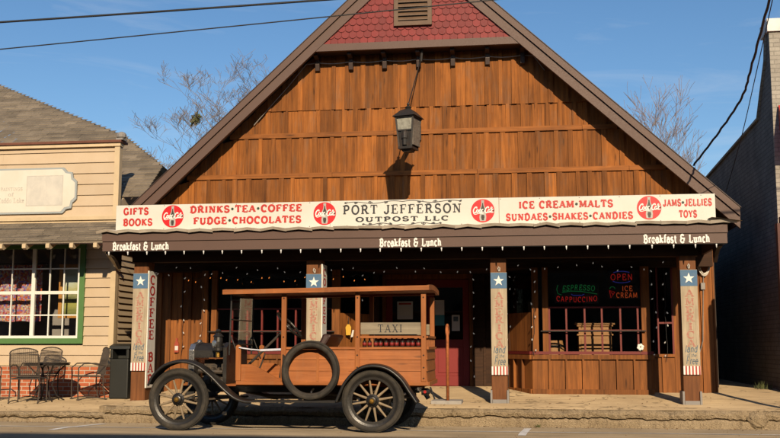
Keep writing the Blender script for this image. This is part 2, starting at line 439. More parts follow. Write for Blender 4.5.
# ------------------------------------------------------------------ mesh helpers
class MB:
    def __init__(s):
        s.v = []; s.f = []
    def add(s, vs_, fs):
        b = len(s.v)
        s.v += [tuple(p) for p in vs_]
        s.f += [tuple(i + b for i in f) for f in fs]
        return s
    def box(s, x0, x1, y0, y1, z0, z1):
        if x0 > x1: x0, x1 = x1, x0
        if y0 > y1: y0, y1 = y1, y0
        if z0 > z1: z0, z1 = z1, z0
        return s.add([(x0, y0, z0), (x1, y0, z0), (x1, y1, z0), (x0, y1, z0), (x0, y0, z1), (x1, y0, z1), (x1, y1, z1), (x0, y1, z1)],
                     [(0, 3, 2, 1), (4, 5, 6, 7), (0, 1, 5, 4), (1, 2, 6, 5), (2, 3, 7, 6), (3, 0, 4, 7)])
    def prism(s, pts, a0, a1, axis='Y'):
        # pts are 2D: axis Y -> (x,z), axis X -> (y,z), axis Z -> (x,y)
        f = {'Y': lambda p, a: (p[0], a, p[1]), 'X': lambda p, a: (a, p[0], p[1]), 'Z': lambda p, a: (p[0], p[1], a)}[axis]
        n = len(pts)
        vs_ = [f(p, a0) for p in pts] + [f(p, a1) for p in pts]
        fs = [tuple(range(n)), tuple(range(2 * n - 1, n - 1, -1))]
        fs += [(i, i + n, (i + 1) % n + n, (i + 1) % n) for i in range(n)]
        return s.add(vs_, fs)
    def bar(s, p, q, w, h, up=(0, 0, 1)):
        p = Vector(p); q = Vector(q); d = (q - p).normalized(); u = Vector(up)
        if abs(d.dot(u)) > 0.98: u = Vector((0, 1, 0))
        a = d.cross(u).normalized(); b = a.cross(d).normalized()
        c = [(-w / 2, -h / 2), (w / 2, -h / 2), (w / 2, h / 2), (-w / 2, h / 2)]
        vs_ = [p + a * i + b * j for i, j in c] + [q + a * i + b * j for i, j in c]
        return s.add(vs_, [(0, 1, 2, 3), (7, 6, 5, 4), (0, 4, 5, 1), (1, 5, 6, 2), (2, 6, 7, 3), (3, 7, 4, 0)])
    def tube(s, pts, r, n=8, closed=False, caps=True):
        P = [Vector(p) for p in pts]; k = len(P)
        rs = r if hasattr(r, '__len__') else [r] * k
        T = []
        for i in range(k):
            if closed: t = P[(i + 1) % k] - P[i - 1]
            else: t = P[min(i + 1, k - 1)] - P[max(i - 1, 0)]
            T.append(t.normalized() if t.length > 1e-9 else Vector((0, 0, 1)))
        u = Vector((0, 0, 1)) if abs(T[0].z) < 0.9 else Vector((0, 1, 0))
        vs_ = []
        for i in range(k):
            a = u - T[i] * u.dot(T[i])
            if a.length < 1e-6: a = T[i].orthogonal()
            a.normalize(); u = a; b = T[i].cross(a)
            for j in range(n):
                t = 2 * math.pi * j / n
                vs_.append(P[i] + (a * math.cos(t) + b * math.sin(t)) * rs[i])
        fs = []
        for i in range(k if closed else k - 1):
            i2 = (i + 1) % k
            fs += [(i * n + j, i * n + (j + 1) % n, i2 * n + (j + 1) % n, i2 * n + j) for j in range(n)]
        if caps and not closed:
            fs += [tuple(range(n - 1, -1, -1)), tuple(range((k - 1) * n, k * n))]
        return s.add(vs_, fs)
    def lathe(s, c, axis, prof, n=24, closed=False):
        # prof: (radius, offset along axis)
        c = Vector(c); d = Vector(axis).normalized(); a = d.orthogonal().normalized(); b = d.cross(a)
        vs_ = []; k = len(prof)
        for r, h in prof:
            for j in range(n):
                t = 2 * math.pi * j / n
                vs_.append(c + d * h + (a * math.cos(t) + b * math.sin(t)) * max(r, 1e-4))
        fs = []
        for i in range(k if closed else k - 1):
            i2 = (i + 1) % k
            fs += [(i * n + j, i * n + (j + 1) % n, i2 * n + (j + 1) % n, i2 * n + j) for j in range(n)]
        if not closed:
            fs += [tuple(range(n - 1, -1, -1)), tuple(range((k - 1) * n, k * n))]
        return s.add(vs_, fs)
    def ball(s, c, r, n=8, m=6, sq=(1, 1, 1)):
        c = Vector(c)
        prof = []
        vs_ = []
        for i in range(m + 1):
            ph = math.pi * i / m
            for j in range(n):
                t = 2 * math.pi * j / n
                vs_.append(c + Vector((math.sin(ph) * math.cos(t) * r * sq[0], math.sin(ph) * math.sin(t) * r * sq[1], math.cos(ph) * r * sq[2])))
        fs = [(i * n + j, (i + 1) * n + j, (i + 1) * n + (j + 1) % n, i * n + (j + 1) % n) for i in range(m) for j in range(n)]
        return s.add(vs_, fs)
    def build(s, name, mat, parent=None, local=False, smooth=False, bevel=0.0, fix=True):
        me = bpy.data.meshes.new(name)
        off = Vector((0, 0, 0))
        if not local:
            if parent is not None:
                p = parent
                while p is not None:
                    off += p.location; p = p.parent
            else:
                xs = [v[0] for v in s.v]; ys = [v[1] for v in s.v]; zs = [v[2] for v in s.v]
                off = Vector(((min(xs) + max(xs)) / 2, (min(ys) + max(ys)) / 2, min(zs)))
        me.from_pydata([(v[0] - off.x, v[1] - off.y, v[2] - off.z) for v in s.v], [], s.f)
        if fix:
            bm = bmesh.new(); bm.from_mesh(me)
            bmesh.ops.recalc_face_normals(bm, faces=bm.faces)
            bm.to_mesh(me); bm.free()
        me.materials.append(M[mat] if isinstance(mat, str) else mat)
        if smooth:
            for p in me.polygons: p.use_smooth = True
        o = bpy.data.objects.new(name, me)
        COL.objects.link(o)
        if parent is not None:
            o.parent = parent
        elif not local:
            o.location = off
        if bevel:
            b = o.modifiers.new('bevel', 'BEVEL'); b.width = bevel; b.segments = 2; b.limit_method = 'ANGLE'
        if smooth:
            pass
        return o

def tag(o, label, cat, group=None):
    o['label'] = label; o['category'] = cat
    if group: o['group'] = group
    return o
def structure(o):
    o['kind'] = 'structure'; return o
def thing(name, label, cat, loc, group=None, rz=0):
    o = bpy.data.objects.new(name, None); COL.objects.link(o)
    o.location = loc; o.rotation_euler = (0, 0, rz); o.empty_display_size = 0.2
    return tag(o, label, cat, group)
def copy_tree(o, parent=None):
    c = o.copy(); COL.objects.link(c)
    if parent is not None: c.parent = parent
    for ch in list(o.children): copy_tree(ch, c)
    return c

# ------------------------------------------------------------------ stroke lettering (own slab-serif alphabet)
def arc(cx, cy, rx, ry, a0, a1, n=9):
    return [(cx + rx * math.cos(R(a0 + (a1 - a0) * i / n)), cy + ry * math.sin(R(a0 + (a1 - a0) * i / n))) for i in range(n + 1)]
GL = {
 'A': (.9, [(1, [(.12, 0), (.45, 1)]), (2, [(.45, 1), (.78, 0)]), (1, [(.24, .34), (.66, .34)])], [(.12, 0), (.78, 0)]),
 'B': (.82, [(2, [(.2, 0), (.2, 1)]), (2, [(.2, 1), (.42, 1)] + arc(.42, .765, .22, .235, 90, -90) + [(.2, .53)]), (2, [(.42, .53)] + arc(.44, .265, .25, .265, 90, -90) + [(.2, 0)])], [(.16, 0), (.16, 1)]),
 'C': (.86, [(2, arc(.46, .5, .34, .5, 48, 312, 14)), (1, [(.7, .68), (.7, 1.0)])], []),
 'D': (.9, [(2, [(.2, 0), (.2, 1)]), (2, [(.2, 1), (.4, 1)] + arc(.4, .5, .36, .5, 90, -90) + [(.2, 0)])], [(.15, 0), (.15, 1)]),
 'E': (.8, [(2, [(.2, 0), (.2, 1)]), (1, [(.2, 1), (.66, 1), (.66, .78)]), (1, [(.2, .52), (.5, .52)]), (1, [(.2, 0), (.7, 0), (.7, .24)]), (1, [(.5, .4), (.5, .64)])], [(.16, 0), (.16, 1)]),
 'F': (.78, [(2, [(.2, 0), (.2, 1)]), (1, [(.2, 1), (.68, 1), (.68, .76)]), (1, [(.2, .52), (.5, .52)]), (1, [(.5, .4), (.5, .64)])], [(.2, 0), (.16, 1)]),
 'G': (.92, [(2, arc(.46, .5, .34, .5, 48, 330, 14)), (2, [(.76, .02), (.76, .42)]), (1, [(.54, .42), (.88, .42)]), (1, [(.7, .7), (.7, 1.0)])], []),
 'H': (.94, [(2, [(.2, 0), (.2, 1)]), (2, [(.74, 0), (.74, 1)]), (1, [(.2, .5), (.74, .5)])], [(.2, 0), (.2, 1), (.74, 0), (.74, 1)]),
 'I': (.42, [(2, [(.21, 0), (.21, 1)])], [(.21, 0), (.21, 1)]),
 'J': (.66, [(2, [(.46, 1), (.46, .26)] + arc(.26, .26, .2, .26, 0, -180))], [(.46, 1)]),
 'K': (.9, [(2, [(.2, 0), (.2, 1)]), (1, [(.2, .42), (.68, 1)]), (2, [(.36, .6), (.72, 0)])], [(.2, 0), (.2, 1), (.7, 1), (.74, 0)]),
 'L': (.76, [(2, [(.2, 0), (.2, 1)]), (1, [(.2, 0), (.66, 0), (.66, .28)])], [(.2, 1), (.16, 0)]),
 'M': (1.08, [(1, [(.16, 0), (.2, 1)]), (2, [(.2, 1), (.54, .1)]), (1, [(.54, .1), (.86, 1)]), (2, [(.88, 1), (.92, 0)])], [(.16, 0), (.15, 1), (.92, 0), (.92, 1)]),
 'N': (.96, [(1, [(.2, 0), (.2, 1)]), (2, [(.2, 1), (.76, 0)]), (1, [(.76, 0), (.76, 1)])], [(.2, 0), (.15, 1), (.76, 1)]),
 'O': (.94, [(2, arc(.47, .5, .36, .5, 0, 360, 20))], []),
 'P': (.8, [(2, [(.2, 0), (.2, 1)]), (2, [(.2, 1), (.42, 1)] + arc(.42, .73, .24, .27, 90, -90) + [(.2, .46)])], [(.2, 0), (.16, 1)]),
 'R': (.9, [(2, [(.2, 0), (.2, 1)]), (2, [(.2, 1), (.44, 1)] + arc(.44, .75, .22, .25, 90, -90) + [(.2, .5)]), (2, [(.46, .5), (.74, 0)])], [(.2, 0), (.16, 1), (.76, 0)]),
 'S': (.78, [(2, arc(.39, .745, .25, .255, 35, 270, 10) + arc(.39, .245, .27, .245, 90, -145, 10)[1:]), (1, [(.62, .74), (.62, 1)]), (1, [(.14, 0), (.14, .28)])], []),
 'T': (.84, [(2, [(.42, 0), (.42, 1)]), (1, [(.08, .74), (.08, 1), (.76, 1), (.76, .74)])], [(.42, 0)]),
 'U': (.92, [(2, [(.2, 1), (.2, .34)] + arc(.46, .34, .26, .34, 180, 360)), (1, [(.72, .34), (.72, 1)])], [(.2, 1), (.72, 1)]),
 'X': (.88, [(2, [(.16, 1), (.72, 0)]), (1, [(.14, 0), (.7, 1)])], [(.16, 1), (.72, 0), (.14, 0), (.72, 1)]),
 'Y': (.88, [(2, [(.14, 1), (.44, .46), (.44, 0)]), (1, [(.44, .46), (.74, 1)])], [(.14, 1), (.74, 1), (.44, 0)]),
 'a': (.62, [(2, arc(.28, .24, .2, .24, 20, 340, 12)), (2, [(.5, 0), (.5, .45)] + arc(.3, .47, .2, .2, 0, 150, 6))], [(.55, 0)]),
 'b': (.64, [(2, [(.14, 0), (.14, 1)]), (2, arc(.33, .33, .22, .33, 0, 360, 14))], [(.1, 1)]),
 'c': (.56, [(2, arc(.32, .33, .22, .33, 45, 315, 12))], []),
 'd': (.66, [(2, [(.5, 0), (.5, 1)]), (2, arc(.3, .33, .22, .33, 0, 360, 14))], [(.45, 1), (.55, 0)]),
 'e': (.6, [(2, [(.1, .35), (.52, .35)] + arc(.31, .35, .21, .31, 0, 180, 8) + arc(.31, .32, .22, .32, 180, 315, 8))], []),
 'f': (.44, [(2, [(.2, 0), (.2, .72)] + arc(.36, .76, .16, .22, 180, 60, 6)), (1, [(.04, .64), (.42, .64)])], [(.2, 0)]),
 'h': (.68, [(2, [(.16, 0), (.16, 1)]), (2, arc(.34, .42, .18, .24, 160, 0, 7) + [(.52, 0)])], [(.1, 1), (.16, 0), (.54, 0)]),
 'k': (.66, [(2, [(.16, 0), (.16, 1)]), (1, [(.16, .28), (.48, .64)]), (2, [(.28, .4), (.54, 0)])], [(.1, 1), (.16, 0), (.56, 0), (.5, .64)]),
 'l': (.32, [(2, [(.16, 0), (.16, 1)])], [(.1, 1), (.16, 0)]),
 'n': (.68, [(2, [(.16, 0), (.16, .66)]), (2, arc(.34, .42, .18, .24, 160, 0, 7) + [(.52, 0)])], [(.1, .66), (.16, 0), (.54, 0)]),
 'o': (.62, [(2, arc(.31, .33, .22, .33, 0, 360, 14))], []),
 'r': (.5, [(2, [(.16, 0), (.16, .66)]), (2, arc(.34, .4, .18, .26, 170, 50, 6))], [(.1, .66), (.16, 0)]),
 's': (.54, [(2, arc(.27, .49, .17, .17, 35, 270, 8) + arc(.27, .16, .18, .16, 90, -145, 8)[1:])], []),
 't': (.44, [(2, [(.2, .9), (.2, .2)] + arc(.34, .2, .14, .2, 180, 300, 6)), (1, [(.04, .64), (.4, .64)])], []),
 'u': (.68, [(2, [(.16, .66), (.16, .24)] + arc(.34, .24, .18, .24, 180, 360, 7)), (2, [(.52, .66), (.52, 0)])], [(.1, .66), (.47, .66), (.56, 0)]),
 'i': (.32, [(2, [(.16, 0), (.16, .66)]), (2, [(.16, .84), (.16, .98)])], [(.1, .66), (.16, 0)]),
 '&': (.98, [(2, arc(.44, .76, .26, .24, 20, 270, 9)), (2, arc(.44, .26, .32, .27, 95, 330, 11)), (1, [(.44, .52), (.9, .52)]), (2, [(.74, .2), (.74, .62)])], []),
 '-': (.44, [(1, [(.08, .36), (.36, .36)])], []),
 '.': (.36, [], []),
 ' ': (.42, [], []),
}
def layout(text, track=0.06, serif=True, W=0.17, slant=0.0, thin=0.55):
    """Ribbons in letter units (cap height 1) and the total width."""
    x = 0; out = []; dots = []
    for ch in text:
        if ch == '*':                       # a round bullet between words
            dots.append((x + .26, .5)); x += .52 + track; continue
        adv, strokes, ser = GL[ch]
        for wt, pts in strokes:
            out.append((W if wt == 2 else W * thin, [(x + p[0] + slant * p[1], p[1]) for p in pts]))
        if serif:
            for sx, sy in ser:
                out.append((W * 0.62, [(x + sx - .155 + slant * sy, sy + (W * .3 if sy == 0 else (-W * .3 if sy > .5 else 0))), (x + sx + .155 + slant * sy, sy + (W * .3 if sy == 0 else (-W * .3 if sy > .5 else 0)))]))
        x += adv + track
    return out, dots, x - track

def ribbon(pts, w):
    n = len(pts); L = []; Rr = []
    closed = n > 3 and math.hypot(pts[0][0] - pts[-1][0], pts[0][1] - pts[-1][1]) < 1e-4
    for i in range(n):
        if closed and i in (0, n - 1): a, b = pts[n - 2], pts[1]
        else: a, b = pts[max(i - 1, 0)], pts[min(i + 1, n - 1)]
        dx, dy = b[0] - a[0], b[1] - a[1]; k = math.hypot(dx, dy) or 1
        nx, ny = -dy / k, dx / k
        m = 1.0
        if 0 < i < n - 1:
            e = (pts[i][0] - pts[i - 1][0], pts[i][1] - pts[i - 1][1]); q = math.hypot(*e) or 1
            c = abs((-e[1] / q) * nx + (e[0] / q) * ny); m = min(1.5, 1 / max(c, .3))
        L.append((pts[i][0] + nx * w / 2 * m, pts[i][1] + ny * w / 2 * m)); Rr.append((pts[i][0] - nx * w / 2 * m, pts[i][1] - ny * w / 2 * m))
    return L, Rr

def write_strokes(mb, strokes, place, t0=0.0, th=0.003):
    """place(u,v,d) -> world point, d is the distance proud of the surface."""
    for i, (w, pts) in enumerate(strokes):
        d = t0 + th + (i % 12) * 0.00022
        L, Rr = ribbon(pts, w)
        n = len(L)
        vs_ = [place(p[0], p[1], d) for p in L] + [place(p[0], p[1], d) for p in Rr] + [place(p[0], p[1], t0) for p in L] + [place(p[0], p[1], t0) for p in Rr]
        fs = []
        for j in range(n - 1):
            fs += [(j, j + 1, n + j + 1, n + j), (j, 2 * n + j, 2 * n + j + 1, j + 1), (n + j, n + j + 1, 3 * n + j + 1, 3 * n + j)]
        fs += [(0, n, 3 * n, 2 * n), (n - 1, 3 * n - 1, 4 * n - 1, 2 * n - 1)]
        mb.add(vs_, fs)

def front_place(x0, z0, sx, sz, y):
    return lambda u, v, d: (x0 + u * sx, y - d, z0 + v * sz)

def text_lines(lines, name, mat, parent, y, track, W, th, thin, dot=None):
    for t, x0, x1, z0, z1 in lines:
        mb = MB(); text_front(mb, t, x0, x1, z0, z1, y, None, track, True, W, 0, th, thin); mb.build(name, mat, parent)
def text_front(mb, text, x0, x1, z0, z1, y, dotmb=None, track=0.1, serif=True, W=0.17, slant=0.0, th=0.003, thin=.55):
    st, dots, wd = layout(text, track, serif, W, slant, thin)
    sx = (x1 - x0) / wd; sz = z1 - z0
    pl = front_place(x0, z0, sx, sz, y)
    write_strokes(mb, st, pl, 0.0, th)
    if dots and dotmb is not None:
        for u, v in dots:
            dotmb.lathe((x0 + u * sx, y, z0 + v * sz), (0, -1, 0), [(sz * .21, 0), (sz * .21, th)], 14)

# ------------------------------------------------------------------ ground, road, sidewalk
def walk_z(y): return 0.20 + (y - 14.95) * 0.023 if y < 16.2 else min(0.37, 0.2288 + (y - 16.2) * 0.058)
def left_z(y): return 0.10 + (y - 14.95) * 0.015
def road_z(y):
    if y < 4: return 0.06 - (4 - y) * 0.02
    if y < 13: return 0.06 - (y - 4) / 9 * 0.06
    if y < 13.35: return 0.0
    return max(-0.075, -(y - 13.35) * 0.031)

mb = MB()
ys = [-8.4, -4, 0, 4, 8, 11, 12, 12.5, 13, 13.35, 13.7, 14.1, 14.55, 15.2]
xs = [-300, -60, -30, -20, -12, -8, -4, 0, 4, 8, 12, 20, 30, 60, 300]
for y in ys:
    for x in xs: mb.v.append((x, y, road_z(y)))
W_ = len(xs)
for j in range(len(ys) - 1):
    for i in range(W_ - 1): mb.f.append((j * W_ + i, j * W_ + i + 1, (j + 1) * W_ + i + 1, (j + 1) * W_ + i))
structure(mb.build('road', 'asphalt', local=True))
mb = MB(); mb.add([(-600, -600, -0.35), (600, -600, -0.35), (600, 900, -0.35), (-600, 900, -0.35)], [(0, 1, 2, 3)])
structure(mb.build('ground', 'dirt', local=True))
mb = MB()   # soil between and behind the buildings
mb.add([(-300, 23.5, .16), (300, 23.5, .16), (300, 80, .1), (-300, 80, .1)], [(0, 1, 2, 3)])
structure(mb.build('back_ground', 'dirt', local=True))

def slab(x0, x1, zf, y0, y1, name):
    m_ = MB(); rnd = random.Random(5)
    ys_ = [y0, y0 + .12, y0 + .3, y0 + .7] + [y0 + 1.2 + k * 0.8 for k in range(int((y1 - y0 - 1.2) / .8) + 1)] + [y1]
    n = max(2, int((x1 - x0) / .25)); n = min(n, 120)
    for j, y in enumerate(ys_):
        for i in range(n + 1):
            x = x0 + (x1 - x0) * i / n
            dz = rnd.uniform(-.008, .008) if 0 < j < len(ys_) - 1 else 0
            m_.v.append((x, y, zf(y) + dz * (1.5 if j < 3 else 0.5)))
    for j in range(len(ys_) - 1):
        for i in range(n):
            a = j * (n + 1) + i
            m_.f.append((a, a + 1, a + n + 2, a + n + 1))
    return structure(m_.build(name, 'concrete', local=True))
slab(-6.5, 14, walk_z, 15.02, 23.6, 'sidewalk')
slab(-26, -6.5, left_z, 15.02, 23.6, 'sidewalk')
mb = MB(); mb.box(-6.62, -6.498, 15.03, 19.2, 0.0, 0.195)
v0 = len(mb.v)
structure(mb.build('sidewalk_step', 'kerb', local=True))
for xa, xb in ((14, 300), (-300, -26)):
    mb = MB(); mb.box(xa, xb, 15.0, 24, -.1, .2); structure(mb.build('sidewalk', 'concrete', local=True))

def kerb(x0, x1, ztop, zmid, seed, name):
    """Worn two-course kerb: broken slab edge over a smoother base."""
    rnd = random.Random(seed); m_ = MB()
    n = int((x1 - x0) / .045); rows = []
    ph = [rnd.uniform(0, 6.28) for _ in range(6)]
    def wob(x, k): return .3 * math.sin(x * 1.3 + ph[k]) + .35 * math.sin(x * 4.1 + ph[k + 1]) + .3 * math.sin(x * 11.7 + ph[k]) + .55 * rnd.uniform(-1, 1)
    for i in range(n + 1):
        x = x0 + (x1 - x0) * i / n
        chip = max(0, math.sin(x * 2.3 + ph[1]) * math.sin(x * 5.9 + ph[2]) - .35) * .06
        top_y = 14.985 + .022 * wob(x, 0) + chip
        a = ztop + rnd.uniform(-.010, .004) - chip * .5
        zb = zmid + .022 * wob(x, 2)
        yl = 14.93 + .012 * wob(x, 3)
        rows.append([(x, 15.06, ztop + .002), (x, top_y, a), (x, 14.945 + .012 * wob(x, 1), a - .03 - .008 * rnd.random()),
                     (x, 14.935 + .016 * wob(x, 1), (a + zb) / 2), (x, 14.95 + .012 * wob(x, 1), zb + .006), (x, 15.0, zb - .004),
                     (x, 15.0, zb - .014), (x, yl + .01, zb - .02 + .008 * rnd.random()), (x, yl - .006, zb - .05), (x, yl - .014 + .004 * rnd.random(), -.04), (x, yl - .03, -.12)])
    k = len(rows[0])
    for r in rows: m_.v += r
    for i in range(n):
        for j in range(k - 1):
            a = i * k + j
            m_.f.append((a, a + k, a + k + 1, a + 1))
    return structure(m_.build(name, 'kerb', local=True, smooth=False))
kerb(-6.5, 14, .20, .085, 3, 'kerb')
kerb(-26, -6.5, .10, .03, 9, 'kerb')

mb = MB()
def patch(m_, pts, dz=.004):
    m_.add([(x, y, road_z(y) + dz) for x, y in pts], [tuple(range(len(pts)))])
for i in range(30):
    x0 = -30 + i * 2; patch(mb, [(x0, 13.50), (x0 + 2, 13.50), (x0 + 2, 13.58), (x0, 13.58)], .0045)
structure(mb.build('road_line', 'linewhite', local=True))
for xk in (-6.3, -0.02, 6.2):
    mb = MB()
    for a, b in ((12.95, 13.345), (13.355, 13.70), (13.70, 14.1), (14.1, 14.5)):
        sl = -.05
        patch(mb, [(xk + (14.5 - a) * sl - .05, a), (xk + (14.5 - a) * sl + .05, a), (xk + (14.5 - b) * sl + .05, b), (xk + (14.5 - b) * sl - .05, b)], .004)
    structure(mb.build('parking_line', 'linewhite', local=True))

# ------------------------------------------------------------------ main gabled storefront
CX = -2.03                       # the gable's middle
APEX = 8.95; SL = 0.925
def roofz(x): return APEX - SL * abs(x - CX)
YW, YR = 18.95, 18.5
YP, YB, YD = 17.9, 17.55, 19.0      # porch wall, bay front, recessed doors
bld = thing('storefront_building', 'rustic board and batten storefront with steep gable, red scalloped top and deep porch', 'building', (CX, YW, .3))
rnd = random.Random(11)

# shell behind the boards
mb = MB()
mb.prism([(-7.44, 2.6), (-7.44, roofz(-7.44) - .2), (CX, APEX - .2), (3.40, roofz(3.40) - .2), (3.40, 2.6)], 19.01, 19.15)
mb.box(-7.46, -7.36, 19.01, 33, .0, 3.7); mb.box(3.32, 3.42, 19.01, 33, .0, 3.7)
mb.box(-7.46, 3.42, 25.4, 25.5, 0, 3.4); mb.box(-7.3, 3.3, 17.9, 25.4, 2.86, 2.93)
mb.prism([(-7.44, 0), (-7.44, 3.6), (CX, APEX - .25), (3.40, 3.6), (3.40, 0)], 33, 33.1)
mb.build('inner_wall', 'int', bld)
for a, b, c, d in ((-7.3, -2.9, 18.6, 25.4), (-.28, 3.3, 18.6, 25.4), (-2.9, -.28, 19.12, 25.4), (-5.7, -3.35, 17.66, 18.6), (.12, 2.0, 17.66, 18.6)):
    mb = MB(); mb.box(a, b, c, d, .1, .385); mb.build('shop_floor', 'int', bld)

def planks(mb, x0, x1, zlo, zhi, y, w=.30, bw=.085, thick=.022, rr=None, batten=True, cap=None):
    """Vertical boards with battens over the joints; zhi may follow the roof."""
    rr = rr or rnd
    zf = zhi if callable(zhi) else (lambda x: zhi)
    x = x0
    while x < x1 - .01:
        ww = min(w * rr.uniform(.72, 1.22), x1 - x)
        if x1 - x - ww < .09: ww = x1 - x
        yy = y - thick - rr.uniform(0, .004)
        zl = zlo
        e = x + ww - .004
        pts = [(x, zl), (e, zl)]
        if zf(e) > zl + .02: pts.append((e, zf(e)))
        if x < CX < e and callable(zhi): pts.append((CX, zf(CX)))
        if zf(x) > zl + .02: pts.append((x, zf(x)))
        if len(pts) > 2: mb.prism(pts, yy, y + rr.uniform(0, .002))
        if batten and x > x0 + .05:
            b = bw * rr.uniform(.8, 1.25); xx = x - b / 2; e = x + b / 2
            if zf(xx) > zl + .05 and zf(e) > zl + .05:
                mb.prism([(xx, zl), (e, zl), (e, zf(e) - .004), (xx, zf(xx) - .004)], yy - .025 - rr.uniform(0, .003), yy + .004)
        x += ww
lim = lambda x: min(6.85, roofz(x) - .19)
mb = MB()
X0, X1 = -7.44, 3.40
def span(z):   # where the gable is at least this high
    h = (APEX - .19 - z) / SL
    return max(X0, CX - h), min(X1, CX + h)
for z0, z1, yo in ((2.75, 4.385, 0), (4.475, 5.185, 0), (5.275, 5.735, 0), (5.725, 6.85, .022)):
    a, b = span(z0)
    planks(mb, a + .002, b - .002, z0, (lambda x, z1=z1: min(z1, lim(x))), YW - yo)
mb.build('gable_boards', 'plank', bld)
mb = MB()
for z0, z1 in ((4.385, 4.475), (5.185, 5.275)):
    a, b = span(z1)
    x = a
    while x < b - .05:
        e = min(b, x + rnd.uniform(2.2, 3.6))
        mb.box(x, e - .006, YW - .062 - rnd.uniform(0, .004), YW, z0, z1); x = e
mb.build('gable_rail', 'plank_x', bld)

# roof slopes
def slope_pts(sgn, top, bot, xe):
    h = abs(xe - CX)
    return [(CX, APEX + top), (CX + sgn * h, roofz(xe) + top), (CX + sgn * h, roofz(xe) + bot), (CX, APEX + bot)]
XE = 3.80
for sgn in (1, -1):
    mb = MB(); mb.prism(slope_pts(sgn, -.01, -.16, XE), YR + .035, 33.4); 
    # shingle courses seen on the slope
    L = 5.83
    for k in range(44):
        x = k / 44 * L; x2 = (k + 1) / 44 * L
        z = APEX - SL * x; z2 = APEX - SL * x2
        mb.prism([(CX + sgn * x, z - .01), (CX + sgn * x2, z2 + .016), (CX + sgn * x2, z2 - .008)], YR + .02, 33.4)
    mb.build('roof', 'roof', bld)
    for nm, mt, top, bot, y0, y1 in (('rake_board', 'trim', .03, -.125, YR - .085, YR + .03), ('rake_board', 'trim', -.137, -.35, YR - .045, YR + .03)):
        mb = MB(); mb.prism(slope_pts(sgn, top, bot, XE if sgn > 0 else XE), y0, y1); mb.build(nm, mt, bld)
    mb = MB(); mb.prism(slope_pts(sgn, .052, .034, XE + .02), YR - .10, YR + .2); mb.build('drip_edge', 'trim2', bld)
    mb = MB(); xe = CX + sgn * (XE - CX)
    mb.box(xe - .02, xe + .02, YR + .03, 33.4, roofz(XE) - .27, roofz(XE) - .02); mb.build('eave_board', 'trim', bld)

# red scalloped gable top
hb = lambda z: (APEX - .33 - z) / SL
mb = MB(); zb = 6.915
mb.prism([(CX - hb(zb), zb), (CX + hb(zb), zb), (CX, APEX - .33)], YR + .02, YR + .06)
row = .128
r_ = 0; z = zb - .02
while z < 8.55:
    h = hb(z + .02) + .05; n = int(h / .145) + 2
    for i in range(-n, n + 1):
        cx = CX + (i + (.5 if r_ % 2 else 0)) * .145
        if abs(cx - CX) > h: continue
        w = .069
        pts = [(cx - w, z + .19), (cx - w, z + .06)] + [(cx + w * math.cos(R(a)), z + .06 + .055 * math.sin(R(a))) for a in range(200, 341, 20)] + [(cx + w, z + .06), (cx + w, z + .19)]
        yl, yh = YR - .012 - rnd.uniform(0, .004), YR + .012
        vs_ = []
        for p in pts:
            t = (p[1] - z) / .19; vs_.append((p[0], yl * (1 - t) + yh * t, p[1]))
        vs_ += [(v[0], v[1] + .012, v[2]) for v in vs_]
        k = len(pts)
        mb.add(vs_, [tuple(range(k)), tuple(range(2 * k - 1, k - 1, -1))] + [(q, q + k, (q + 1) % k + k, (q + 1) % k) for q in range(k)])
    z += row; r_ += 1
mb.build('scalloped_gable', 'redscale', bld)
mb = MB(); h0 = hb(6.79) + .02
mb.prism([(CX - h0, 6.785), (CX + h0, 6.785), (CX + hb(6.925) + .02, 6.925), (CX - hb(6.925) - .02, 6.925)], YR - .03, YR + .05)
mb.build('gable_fascia', 'trim', bld)
mb = MB(); mb.box(CX - h0 - .1, CX + h0 + .1, YR + .05, YW + .06, 6.80, 6.86); mb.build('soffit', 'trim2', bld)
for i in range(7):
    x = -4.02 + i * .668
    mb = MB(); mb.prism([(YW - .02, 6.8), (YR + .1, 6.8), (YR + .1, 6.74), (YR + .3, 6.70), (YW - .16, 6.62), (YW - .14, 6.5), (YW - .02, 6.47)], x - .04, x + .04, 'X')
    mb.build('lookout', 'trim2', bld)
# louvred vent
vt = MB(); vx0, vx1, vz0, vz1 = -2.45, -1.72, 7.22, 8.15
vt.box(vx0, vx1, YR - .07, YR + .03, vz0, vz0 + .085); vt.box(vx0, vx1, YR - .07, YR + .03, vz1 - .08, vz1)
vt.box(vx0, vx0 + .08, YR - .068, YR + .03, vz0 + .085, vz1 - .08); vt.box(vx1 - .08, vx1, YR - .068, YR + .03, vz0 + .085, vz1 - .08)
vent = vt.build('gable_vent', 'vent', bld)
mb = MB(); mb.box(vx0 + .08, vx1 - .08, YR - .02, YR - .014, vz0 + .08, vz1 - .08); mb.build('vent_backing', 'black', vent)
mb = MB()
for k in range(8):
    zz = vz0 + .12 + k * .088
    mb.prism([(YR - .062, zz - .012), (YR - .062, zz + .008), (YR - .02, zz + .062), (YR - .02, zz + .042)], vx0 + .08, vx1 - .08, 'X')
mb.build('louvre', 'vent', vent)
mb = MB()
pts = []
for i in range(60):
    t = i / 59; x = -4.25 + t * 4.45
    s = abs(((x + 4.02) / .668) % 1 - .5) * 2
    pts.append((x, YW - .13, 6.66 - .03 * (1 - s * s)))
mb.tube([(-5.3, YW - .10, 5.45), (-4.6, YW - .11, 6.22)] + pts + [(.4, YW - .11, 6.35)], .008, 6)
mb.build('conduit', 'greycable', bld)

